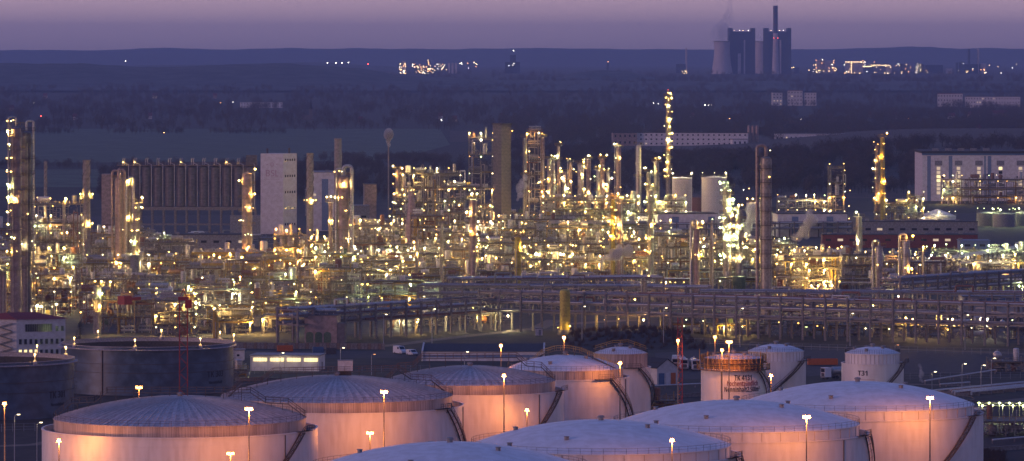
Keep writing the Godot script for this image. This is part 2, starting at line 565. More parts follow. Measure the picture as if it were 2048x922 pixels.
func _ready() -> void:
	rng.seed = 4131
	var cam := Camera3D.new()
	cam.name = "camera"
	# level camera with the lens shifted down: the horizon stands 361 pixels above the middle of the picture
	cam.set_frustum(4.0 * 922.0 / F, Vector2(0, -4.0 * 361.0 / F), 4.0, 90000.0)
	cam.position = Vector3(0, HC, 0)
	add_child(cam)
	cam.current = true
	var we := WorldEnvironment.new()
	we.name = "world"
	var env := Environment.new()
	env.background_mode = Environment.BG_SKY
	var sky := Sky.new()
	var sm := ProceduralSkyMaterial.new()
	sm.sky_top_color = lin(0.068, 0.128, 0.40)
	sm.sky_horizon_color = lin(0.70, 0.46, 0.53)
	sm.sky_curve = 0.14
	sm.ground_horizon_color = lin(0.05, 0.05, 0.08)
	sm.ground_bottom_color = lin(0.03, 0.03, 0.04)
	sky.sky_material = sm
	env.sky = sky
	env.tonemap_mode = Environment.TONE_MAPPER_LINEAR
	env.tonemap_exposure = 1.0
	env.volumetric_fog_enabled = true
	env.volumetric_fog_density = 0.0
	env.fog_enabled = true
	env.fog_density = 0.000044
	env.fog_light_color = Color(0.70, 0.80, 1.0)
	env.sdfgi_enabled = true
	env.ssao_enabled = true
	env.ssil_enabled = true
	we.environment = env
	add_child(we)
	# the last glow of the sky where the sun has gone down, low on the left
	var sun := DirectionalLight3D.new()
	sun.name = "dusk_glow"
	sun.light_color = Color(1.0, 0.76, 0.74)
	sun.light_energy = 0.3
	sun.light_angular_distance = 14.0
	sun.shadow_enabled = true
	sun.sky_mode = DirectionalLight3D.SKY_MODE_LIGHT_ONLY
	add_child(sun)
	sun.look_at_from_position(Vector3(-90, 12, 42), Vector3.ZERO)

	box_mesh = BoxMesh.new()
	tube_mesh = CylinderMesh.new()
	tube_mesh.top_radius = 1.0
	tube_mesh.bottom_radius = 1.0
	tube_mesh.height = 1.0
	tube_mesh.radial_segments = 16
	tube_mesh.rings = 1
	materials()
	make_lamp_meshes()
	var t0 := Time.get_ticks_msec()
	build_ground()
	build_tank_farm()
	build_yard()
	build_bunds()
	build_refinery()
	build_background()
	build_steam()
	print("lights ", n_omni, " ms ", Time.get_ticks_msec() - t0)

func materials() -> void:
	mk("dark_metal", Color(0.05, 0.05, 0.05), 0.6, 0.2)
	mk("steel", Color(0.26, 0.24, 0.20), 0.6, 0.2, 0.45, 0.35)
	mk("steel_brown", Color(0.22, 0.155, 0.105), 0.7, 0.1, 0.45, 0.3)
	mk("steel_olive", Color(0.27, 0.23, 0.10), 0.65, 0.1, 0.4, 0.3)
	mk("grating", Color(0.14, 0.135, 0.12), 0.7, 0.2, 0.4, 0.5)
	mk("rail_yellow", Color(0.42, 0.30, 0.05), 0.6, 0.0, 0.35, 0.5)
	mk("clad", Color(0.46, 0.46, 0.46), 0.38, 0.55, 0.35, 0.25)
	mk("clad_warm", Color(0.36, 0.325, 0.27), 0.42, 0.3, 0.3, 0.15)
	mk("pipe_grey", Color(0.24, 0.24, 0.25), 0.55, 0.1, 0.35, 0.3)
	mk("pipe_white", Color(0.58, 0.57, 0.56), 0.5, 0.0, 0.3, 0.3)
	mk("pipe_rust", Color(0.24, 0.12, 0.075), 0.7, 0.0, 0.45, 0.35)
	mk("ochre", Color(0.44, 0.29, 0.05), 0.6, 0.0, 0.35, 0.3)
	mk("yellow_paint", Color(0.50, 0.40, 0.06), 0.55, 0.0, 0.35, 0.2)
	mk("green_sheet", Color(0.09, 0.14, 0.07), 0.6, 0.0, 0.35, 0.3)
	mk("stack_grey", Color(0.27, 0.24, 0.225), 0.75, 0.0, 0.35, 0.12)
	mk("stack_dark", Color(0.09, 0.08, 0.08), 0.7, 0.0, 0.3, 0.3)
	mk("column_pink", Color(0.34, 0.255, 0.225), 0.45, 0.2, 0.3, 0.1)
	mk("tank_white", Color(0.70, 0.685, 0.68), 0.5, 0.0, 0.14, 0.02, 5.0)
	mk("tank_band", Color(0.56, 0.47, 0.42), 0.6, 0.0, 0.5, 0.012, 22.0)
	mk("tank_rust", Color(0.20, 0.12, 0.075), 0.8, 0.0, 0.4, 0.5)
	mk("roof_panel_a", Color(0.50, 0.51, 0.54), 0.55, 0.2, 0.3, 0.12)
	mk("roof_panel_b", Color(0.42, 0.43, 0.46), 0.55, 0.2, 0.35, 0.12)
	mk("roof_panel_c", Color(0.56, 0.55, 0.57), 0.5, 0.2, 0.3, 0.12)
	mk("dome_white", Color(0.72, 0.72, 0.74), 0.5, 0.0, 0.16, 0.06)
	mk("tank_navy", Color(0.085, 0.125, 0.18), 0.4, 0.1, 0.45, 0.05)
	mk("tank_inside", Color(0.07, 0.062, 0.055), 0.8, 0.0, 0.4, 0.2)
	mk("girder", Color(0.36, 0.33, 0.36), 0.6, 0.0, 0.4, 0.3)
	mk("stair", Color(0.10, 0.085, 0.07), 0.7, 0.1, 0.3, 0.6)
	mk("crane_red", Color(0.33, 0.035, 0.03), 0.55, 0.0, 0.3, 0.3)
	mk("crane_grey", Color(0.32, 0.34, 0.38), 0.5, 0.2, 0.2, 0.3)
	mk("lettering", Color(0.025, 0.025, 0.03), 0.7)
	mk("lettering_red", Color(0.20, 0.06, 0.07), 0.7)
	mk("lettering_faded", Color(0.38, 0.24, 0.29), 0.7)
	mk("concrete", Color(0.23, 0.21, 0.195), 0.85, 0.0, 0.35, 0.25)
	mk("concrete_dark", Color(0.14, 0.13, 0.13), 0.85, 0.0, 0.35, 0.1)
	mk("plaster", Color(0.56, 0.54, 0.53), 0.8, 0.0, 0.18, 0.12)
	mk("white_sheet", Color(0.60, 0.58, 0.585), 0.6, 0.0, 0.16, 0.08)
	mk("blue_sheet", Color(0.15, 0.22, 0.34), 0.6, 0.0, 0.2, 0.2)
	mk("column_dark", Color(0.16, 0.14, 0.13), 0.5, 0.2, 0.35, 0.1)
	mk("grey_sheet", Color(0.22, 0.22, 0.23), 0.6, 0.0, 0.3, 0.15)
	mk("red_roof", Color(0.25, 0.05, 0.045), 0.75, 0.0, 0.35, 0.4)
	mk("red_wall", Color(0.16, 0.035, 0.035), 0.75, 0.0, 0.3, 0.2)
	mk("dark_roof", Color(0.035, 0.035, 0.04), 0.8, 0.0, 0.4, 0.15)
	mk("window", Color(0.02, 0.022, 0.03), 0.12, 0.0)
	mk("silo_skin", Color(0.13, 0.12, 0.135), 0.5, 0.1, 0.4, 0.12, 0.5)
	mk("grass", Color(0.034, 0.033, 0.019), 0.95, 0.0, 0.55, 0.012)
	mk("yard", Color(0.032, 0.024, 0.018), 0.95, 0.0, 0.55, 0.03)
	mk("plant_floor", Color(0.05, 0.045, 0.04), 0.9, 0.0, 0.5, 0.03)
	mk("asphalt", Color(0.04, 0.035, 0.034), 0.85, 0.0, 0.35, 0.05)
	mk("road_tan", Color(0.20, 0.15, 0.11), 0.9, 0.0, 0.4, 0.05)
	mk("field_green", Color(0.085, 0.12, 0.07), 0.95, 0.0, 0.35, 0.004)
	mk("field_brown", Color(0.075, 0.052, 0.036), 0.95, 0.0, 0.4, 0.006)
	mk("far_land", Color(0.075, 0.08, 0.07), 0.95, 0.0, 0.5, 0.002)
	mk("bare_wood", Color(0.075, 0.062, 0.056), 0.95, 0.0)
	mk("bare_wood_b", Color(0.058, 0.043, 0.04), 0.95, 0.0)
	mk("conifer", Color(0.012, 0.018, 0.012), 0.95)
	mk("bark", Color(0.05, 0.035, 0.025), 0.95)
	mk("shrub", Color(0.06, 0.038, 0.026), 0.95)
	mk("orange_paint", Color(0.48, 0.12, 0.02), 0.6, 0.0, 0.2, 0.4)
	mk("car_white", Color(0.62, 0.62, 0.64), 0.3)
	mk("tyre", Color(0.02, 0.02, 0.02), 0.9)
	mk("blue_paint", Color(0.07, 0.14, 0.26), 0.6, 0.0, 0.2, 0.4)
	mk("boiler_blue", Color(0.035, 0.055, 0.10), 0.7, 0.0, 0.2, 0.02)
	mk("cooling_shell", Color(0.50, 0.45, 0.45), 0.85, 0.0, 0.15, 0.01)
	glow("window_lit", Color(1.0, 0.78, 0.30), 1.5)
	glow("window_dim", Color(1.0, 0.72, 0.34), 0.55)
	glow("sodium_lamp", Color(1.0, 0.40, 0.06), 2.4)
	glow("white_lamp", Color(1.0, 0.80, 0.42), 9.0)
	glow("far_lamp_warm", Color(1.0, 0.66, 0.30), 22.0)
	glow("far_lamp_white", Color(1.0, 0.93, 0.78), 22.0)
	glow("far_lamp_orange", Color(1.0, 0.42, 0.14), 22.0)
	glow("far_lamp_red", Color(1.0, 0.08, 0.05), 22.0)

# ---------------------------------------------------------------- ground
func sheet(called: String, m: Material, pts: Array, y: float) -> MeshInstance3D:
	# a flat polygon given in ground points, counter-clockwise or not
	var poly := PackedVector2Array()
	for p in pts: poly.append(Vector2(p.x, p.z))
	var ix := Geometry2D.triangulate_polygon(poly)
	var mb := MB.new()
	for i in range(0, ix.size(), 3):
		var a := Vector3(poly[ix[i]].x, y, poly[ix[i]].y)
		var b := Vector3(poly[ix[i + 1]].x, y, poly[ix[i + 1]].y)
		var c := Vector3(poly[ix[i + 2]].x, y, poly[ix[i + 2]].y)
		if (b - a).cross(c - a).y > 0: mb.tri(a, b, c)
		else: mb.tri(a, c, b)
	return struct_(called, mb.done(), m)

func strip(called: String, m: Material, px: Array, wide: float, y: float) -> void:
	# a road along ground pixels, wide metres wide
	var mb := MB.new()
	for i in px.size() - 1:
		var a := ground(px[i][0], px[i][1])
		var b := ground(px[i + 1][0], px[i + 1][1])
		var side := (b - a).cross(Vector3.UP).normalized() * wide * 0.5
		var u := Vector3.UP * y
		mb.quad(a - side + u, a + side + u, b + side + u, b - side + u)
	struct_(called, mb.done(), m)

func rise(d: float) -> float:
	# the land climbs gently beyond eight kilometres
	return 22.0 * smoothstep(8000.0, 15000.0, d)

func build_ground() -> void:
	var mb := MB.new()
	var zs := [60.0, -500.0, -1000.0, -2000.0, -4000.0, -6000.0, -8000.0, -9000.0, -10000.0, -11000.0, -12000.0, -13000.0, -14000.0, -15000.0, -18000.0, -24000.0, -32000.0]
	for i in zs.size() - 1:
		for k in 8:
			var x0 := -9000.0 + 2250.0 * k
			var x1 := x0 + 2250.0
			mb.quad(Vector3(x0, rise(-zs[i]), zs[i]), Vector3(x1, rise(-zs[i]), zs[i]), Vector3(x1, rise(-zs[i + 1]), zs[i + 1]), Vector3(x0, rise(-zs[i + 1]), zs[i + 1]))
	struct_("ground", mb.done(), M.grass)
	sheet("plant_floor", M.plant_floor, [ground(-250, 672), ground(480, 676), ground(980, 660), ground(2300, 690), ground(2400, 430), ground(1300, 420), ground(760, 425), ground(-300, 440)], 0.02)
	sheet("tank_yard", M.yard, [ground(-600, 1250), ground(2700, 1250), ground(2500, 800), ground(1300, 780), ground(-500, 790)], 0.02)
	sheet("lorry_park", M.asphalt, [ground(1310, 760), ground(1310, 706), ground(1500, 694), ground(2200, 712), ground(2200, 745), ground(1800, 748)], 0.03)
	sheet("car_park", M.asphalt, [ground(470, 716), ground(860, 716), ground(860, 704), ground(470, 700)], 0.03)
	strip("road", M.road_tan, [[1330, 683], [1480, 689], [2200, 712]], 4.5, 0.05)
	strip("road", M.road_tan, [[690, 699], [790, 690], [900, 676], [1075, 657], [1110, 640]], 6.0, 0.045)
	strip("road", M.road_tan, [[-300, 905], [78, 889], [120, 880]], 5.0, 0.04)
	strip("road", M.road_tan, [[1790, 768], [1960, 772], [2200, 770]], 4.0, 0.05)
	strip("road", M.road_tan, [[1900, 830], [1985, 806], [2250, 778]], 7.0, 0.04)
	strip("path", M.road_tan, [[1290, 772], [1420, 768]], 3.0, 0.04)
	strip("plant_road", M.road_tan, [[1780, 668], [2300, 640]], 8.0, 0.04)
	strip("plant_road", M.road_tan, [[1080, 652], [1260, 640]], 8.0, 0.04)

# ---------------------------------------------------------------- tank farm
func wall_stair(t: Node, R: float, y1: float, y0: float, a: float, dir: float) -> void:
	# a stair winding down the wall from height y1 at angle a (0 faces the camera) to y0
	var mb := MB.new()
	var n := int((y1 - y0) / 0.24)
	var da := dir * 0.26 / R
	var ro := R + 1.1
	var last := []
	for i in n:
		var b := a + da * i
		var y := y1 - i * 0.24
		var p := Vector3(sin(b), 0, cos(b))
		mb.box(p * (R + 0.6) + Vector3.UP * y, Vector3(1.0, 0.05, 0.27), b)
		if i % 6 == 0:
			mb.bar(p * ro + Vector3.UP * y, p * ro + Vector3.UP * (y + 1.1), 0.07)
			mb.bar(p * (R - 0.05) + Vector3.UP * (y - 0.9), p * ro + Vector3.UP * (y - 0.1), 0.09)
			if last:
				for e in [-0.15, 0.55, 1.1]:
					mb.bar(last[0] + Vector3.UP * e, p * ro + Vector3.UP * (y + e), 0.08 if e > 0 else 0.26)
				mb.bar(last[1] - Vector3.UP * 0.15, p * (R + 0.08) + Vector3.UP * (y - 0.15), 0.22)
			last = [p * ro + Vector3.UP * y, p * (R + 0.08) + Vector3.UP * y]
	# the landing at the top
	for k in 5:
		var b := a - da * (k * 3.0)
		mb.box(Vector3(sin(b), 0, cos(b)) * (R + 0.2) + Vector3.UP * (y1 + 0.02), Vector3(2.4, 0.12, 1.0), b)
	part(t, "wall_stair", mb.done(), M.stair)
	var rl := MB.new()
	var e := []
	for k in 6: e.append(Vector3(sin(a - da * k * 3.0), 0, cos(a - da * k * 3.0)) * (R + 1.3) + Vector3.UP * (y1 + 0.08))
	rails(rl, e, 1.15, 0.9, 0.08)
	part(t, "landing_railing", rl.done(), M.stair)

func bent_text(t: Node, called: String, text: String, m: Material, size: float, R: float, a: float, y: float, wide := 0.0) -> void:
	var tm := TextMesh.new()
	tm.text = text
	var font := SystemFont.new()
	font.font_names = PackedStringArray(["Droid Sans"])
	font.font_weight = 700
	tm.font = font
	tm.font_size = 64
	tm.pixel_size = size / 46.0
	tm.depth = 0.04
	var arr := tm.get_mesh_arrays()
	var v: PackedVector3Array = arr[Mesh.ARRAY_VERTEX]
	var n: PackedVector3Array = arr[Mesh.ARRAY_NORMAL]
	var fit := 1.0 if wide == 0.0 else wide / tm.get_aabb().size.x
	for i in v.size():
		var b := a + v[i].x * fit / R
		v[i] = Vector3(sin(b), 0, cos(b)) * (R + 0.035 + v[i].z) + Vector3.UP * (y + v[i].y)
		n[i] = n[i].rotated(Vector3.UP, b)
	arr[Mesh.ARRAY_VERTEX] = v
	arr[Mesh.ARRAY_NORMAL] = n
	arr[Mesh.ARRAY_TANGENT] = null
	var mesh := ArrayMesh.new()
	mesh.add_surface_from_arrays(Mesh.PRIMITIVE_TRIANGLES, arr)
	part(t, called, mesh, m)

func cup_tank(px: float, d: float, R: float, h: float, label: String, o := {}) -> Node3D:
	# a storage tank standing inside a free-standing safety wall
	var t := thing("storage_tank", label, "storage tank", spot(px, d), o.get("group", "white storage tanks of the tank farm"))
	var gap: float = o.get("gap", 2.4)
	var Ri := R - gap
	var hi: float = h + o.get("up", 2.0)
	var rise_: float = o.get("rise", Ri * 0.165)
	var seg := 72
	var mb := MB.new()
	mb.lathe([Vector2(R, 0), Vector2(R, h - 0.25), Vector2(R + 0.12, h - 0.25), Vector2(R + 0.12, h), Vector2(R - 0.3, h), Vector2(R - 0.3, 0.3)], seg)
	part(t, "safety_wall", mb.done(), M.tank_white)
	var cs := MB.new()
	for k in int(h / 2.3):
		var y := 2.3 * (k + 1)
		if y < h - 0.6: cs.lathe([Vector2(R, y), Vector2(R + 0.03, y + 0.01), Vector2(R + 0.03, y + 0.05), Vector2(R, y + 0.06)], seg)
	part(t, "weld_seams", cs.done(), M.tank_white)
	var sb := MB.new()
	sb.lathe([Vector2(Ri, 0.1), Vector2(Ri, hi - 0.2), Vector2(Ri + 0.15, hi - 0.2), Vector2(Ri + 0.15, hi), Vector2(Ri - 0.1, hi)], seg)
	part(t, "inner_shell", sb.done(), M[o.get("band", "tank_band")])
	var n: int = o.get("panels", 0)
	if n > 0:
		# standing-seam sectors, each a piece of its own
		var pm := MB.new()
		var half := PI / n
		pm.dome(Ri, rise_, 0, 1, 9, Vector3.ZERO, -half, half)
		var Rs := (Ri * Ri + rise_ * rise_) / (2.0 * rise_)
		var top := asin(Ri / Rs)
		var last := Vector3.ZERO
		for j in 10:
			var b := top * (1.0 - j / 9.3)
			var q := Vector3(sin(half) * sin(b), cos(b), cos(half) * sin(b)) * Rs + Vector3.UP * (rise_ - Rs)
			if j > 0: pm.bar(last, q, 0.10, 0.26)
			last = q
		var mesh := pm.done()
		for k in n:
			part(t, "roof_panel", mesh, M.roof_panel_b if k % 2 else (M.roof_panel_a if rng.randf() < 0.6 else M.roof_panel_c), Vector3.UP * hi, TAU * k / n)
	else:
		var dm := MB.new()
		dm.dome(Ri, rise_, hi, 72, 12)
		part(t, "dome_roof", dm.done(), M.dome_white)
		for k in 5:
			var a := 0.9 + k * 1.25
			var q := Ri * (0.45 + 0.07 * (k % 5))
			var Rs := (Ri * Ri + rise_ * rise_) / (2.0 * rise_)
			var hm := MB.new()
			hm.lathe([Vector2(0.45, -0.3), Vector2(0.45, 0.5), Vector2(0.6, 0.5), Vector2(0.55, 0.62), Vector2(0, 0.66)], 10)
			part(t, "roof_hatch", hm.done(), M.pipe_grey, Vector3(sin(a) * q, hi + rise_ - Rs + sqrt(Rs * Rs - q * q), cos(a) * q))
		var fl := MB.new()
		for k in 40:
			var a := TAU * k / 40.0
			fl.bar(Vector3(sin(a), 0, cos(a)) * (Ri + 0.03) + Vector3.UP * (h - 1.0), Vector3(sin(a), 0, cos(a)) * (Ri + 0.03) + Vector3.UP * (hi - 0.2), 0.09)
		part(t, "shell_stiffeners", fl.done(), M.tank_band)
	var vt := MB.new()
	vt.lathe([Vector2(0.5, 0), Vector2(0.5, 0.5), Vector2(0.75, 0.55), Vector2(0.6, 0.9), Vector2(0.0, 1.0)], 12, Vector3.UP * (hi + rise_ - 0.05))
	part(t, "roof_vent", vt.done(), M.pipe_grey)
	var rl := MB.new()
	rails(rl, ring_points(Ri + 0.05, hi, 0, TAU, 72), 1.1, 2.2, 0.055)
	part(t, "roof_railing", rl.done(), M.stair if n > 0 else M.steel)
	if o.has("walk"):
		# a stepped gangway over the roof: pairs of (distance along it, height above the wall)
		var wk := MB.new()
		var wr := MB.new()
		var pts := []
		for q in o.walk: pts.append(Vector3(q[0] * Ri, h + q[1], 0))
		for i in pts.size() - 1:
			wk.bar(pts[i], pts[i + 1], 1.0, 0.12)
			var k := int(pts[i].distance_to(pts[i + 1]) / 4.0) + 1
			for e in k:
				var p: Vector3 = pts[i].lerp(pts[i + 1], (e + 0.5) / k)
				var Rs := (Ri * Ri + rise_ * rise_) / (2.0 * rise_)
				var roof := hi + rise_ - Rs + sqrt(maxf(0.0, Rs * Rs - p.x * p.x))
				if p.y - roof > 0.3: wk.bar(Vector3(p.x, roof - 0.05, 0), p, 0.12)
		for z in [-0.5, 0.5]:
			var e := []
			for p in pts: e.append(p + Vector3(0, 0.06, z))
			rails(wr, e, 1.1, 1.8, 0.065)
		var g := part(t, "roof_gangway", wk.done(), M.stair, Vector3.ZERO, o.get("walk_turn", 0.0))
		part(g, "gangway_railing", wr.done(), M[o.get("walk_mat", "stair")])
	if o.has("stair"):
		wall_stair(t, R, h, 0.3, o.stair[0], o.stair[1])
	for a in o.get("drains", []):
		var p := Vector3(sin(a), 0, cos(a)) * (R + 0.14)
		var dp := MB.new()
		dp.tube(p, p + Vector3.UP * (h - 0.3), 0.1, 6)
		part(t, "drainpipe", dp.done(), M.stair)
	return t

func open_tank(px: float, d: float, R: float, h: float, label: String, o := {}) -> Node3D:
	var t := thing("open_tank", label, "storage tank", spot(px, d), "dark open-topped tanks")
	var mb := MB.new()
	mb.lathe([Vector2(R, 0), Vector2(R, h), Vector2(R - 0.06, h), Vector2(R - 0.06, h - 4.0)], 80)
	part(t, "shell", mb.done(), M.tank_navy)
	var fr := MB.new()
	fr.lathe([Vector2(R - 0.2, h - 4.6), Vector2(R - 2.0, h - 4.4), Vector2(0, h - 4.2)], 64)
	part(t, "floating_roof", fr.done(), M.tank_inside)
	var ins := MB.new()
	ins.lathe([Vector2(R - 0.08, h), Vector2(R - 0.08, h - 1.1)], 80)
	part(t, "inner_rim", ins.done(), M.girder)
	var ins2 := MB.new()
	ins2.lathe([Vector2(R - 0.08, h - 1.1), Vector2(R - 0.1, h - 4.5)], 80)  # inner wall below the rim strip, in a darker colour than the strip
	part(t, "dark_inner_wall", ins2.done(), M.tank_inside)
	var g := MB.new()
	g.lathe([Vector2(R - 0.02, h - 1.1), Vector2(R + 0.95, h - 1.0), Vector2(R + 0.95, h - 0.75), Vector2(R - 0.02, h - 0.7)], 80)
	g.lathe([Vector2(R - 0.15, h - 0.1), Vector2(R + 0.16, h - 0.1), Vector2(R + 0.16, h + 0.06), Vector2(R - 0.15, h + 0.06)], 80)
	part(t, "wind_girder", g.done(), M.girder)
	for y in [h * 0.64, h * 0.46]:
		var s := MB.new()
		s.lathe([Vector2(R, y), Vector2(R + 0.14, y), Vector2(R + 0.14, y + 0.12), Vector2(R, y + 0.12)], 80)
		part(t, "stiffening_ring", s.done(), M.stack_dark)
	for a in o.get("drains", [-0.62]):
		var p := Vector3(sin(a), 0, cos(a)) * (R + 0.16)
		var dp := MB.new()
		dp.tube(p, p + Vector3.UP * (h - 1.0), 0.14, 6)
		part(t, "drainpipe", dp.done(), M.tank_rust)
	for a in o.lamps:
		# a foam pourer with its floodlight on the rim
		var p := Vector3(sin(a), 0, cos(a)) * (R + 0.1) + Vector3.UP * h
		var f := MB.new()
		f.lathe([Vector2(0.7, -0.6), Vector2(0.55, 0.1), Vector2(0.25, 0.5), Vector2(0.0, 0.6)], 10)
		f.tube(Vector3(0, 0.6, 0), Vector3(0, 2.2, 0), 0.07, 6)
		part(t, "foam_pourer", f.done(), M.girder, p)
		lamp(t, p + Vector3(0, 2.1, 0), "warm", 16.0, 1.4)
	var ld := MB.new()
	var la: float = o.get("ladder", 1.62)
	var lp := Vector3(sin(la), 0, cos(la)) * (R + 0.35)
	for k in 9: ld.box(lp + Vector3.UP * (1.0 + k * (h - 1.5) / 9.0), Vector3(0.8, 0.1, 0.8))
	ld.bar(lp + Vector3(0.3, 0.2, 0), lp + Vector3(0.3, h, 0), 0.08)
	ld.bar(lp + Vector3(-0.1, 0.2, 0.2), lp + Vector3(-0.1, h, 0.2), 0.08)
	part(t, "caged_ladder", ld.done(), M.steel)
	if o.has("text"):
		bent_text(t, "lettering", o.text[0], M.lettering, 1.7, R, o.text[1], h * 0.40)
		bent_text(t, "lettering", o.text[2], M.lettering, 0.8, R, o.text[1], h * 0.23)
	return t

func flood_mast(px: float, py: float, d: float, label: String, energy: float, heads := 2) -> void:
	# py is the height of its lamps in the picture
	var p := spot(px, d)
	var h := HC - (py - HY) * d / F
	var t := thing("floodlight_mast", label, "floodlight", p, "orange floodlight masts of the tank farm")
	var mb := MB.new()
	mb.lathe([Vector2(0.35, 0), Vector2(0.35, 0.3), Vector2(0.19, 0.35), Vector2(0.1, h)], 8)
	part(t, "mast", mb.done(), M.steel)
	var arm := MB.new()
	arm.bar(Vector3(-0.5, h - 0.3, 0), Vector3(0.5, h - 0.3, 0), 0.1)
	part(t, "crossarm", arm.done(), M.steel)
	for k in heads:
		var x := 0.0 if heads == 1 else -0.42 + 0.84 * k
		var hm := MB.new()
		hm.box(Vector3(x, h + 0.26, 0.05), Vector3(0.74, 0.1, 0.6))
		hm.box(Vector3(x, h - 0.1, -0.24), Vector3(0.7, 0.6, 0.08))
		var hd := part(t, "lamp_housing", hm.done(), M.dark_metal)
		var gm := MB.new()
		gm.box(Vector3(x, h + 0.0, 0.08), Vector3(0.66, 0.44, 0.46))
		part(hd, "lamp_lens", gm.done(), M.sodium_lamp)
		light(t, Vector3(x, h - 0.45, 0.45), SODIUM, energy / heads, 0.3)

func street_lamp(px: float, py: float, ybase: float, label: String, energy := 5.0, kind := "white_lamp", group := "street lamps of the yards") -> void:
	var d := dist(ybase)
	var h := (ybase - py) * d / F
	var t := thing("street_lamp", label, "street lamp", spot(px, d), group)
	var mb := MB.new()
	mb.lathe([Vector2(0.16, 0), Vector2(0.12, 0.6), Vector2(0.08, h)], 7)
	mb.path([Vector3(0, h, 0), Vector3(0.25, h + 0.3, 0), Vector3(0.9, h + 0.4, 0)], 0.06, 6)
	part(t, "pole", mb.done(), M.crane_grey)
	var hm := MB.new()
	hm.box(Vector3(0.9, h + 0.46, 0), Vector3(0.8, 0.1, 0.4))
	var hd := part(t, "lamp_housing", hm.done(), M.crane_grey)
	var gm := MB.new()
	gm.box(Vector3(0.9, h + 0.34, 0), Vector3(0.6, 0.14, 0.34))
	part(hd, "lamp_lens", gm.done(), M[kind])
	if energy > 0.0:
		light(t, Vector3(0.9, h + 0.1, 0.0), Color(1.0, 0.42, 0.1) if kind == "sodium_lamp" else Color(1.0, 0.75, 0.42), energy, 0.2)

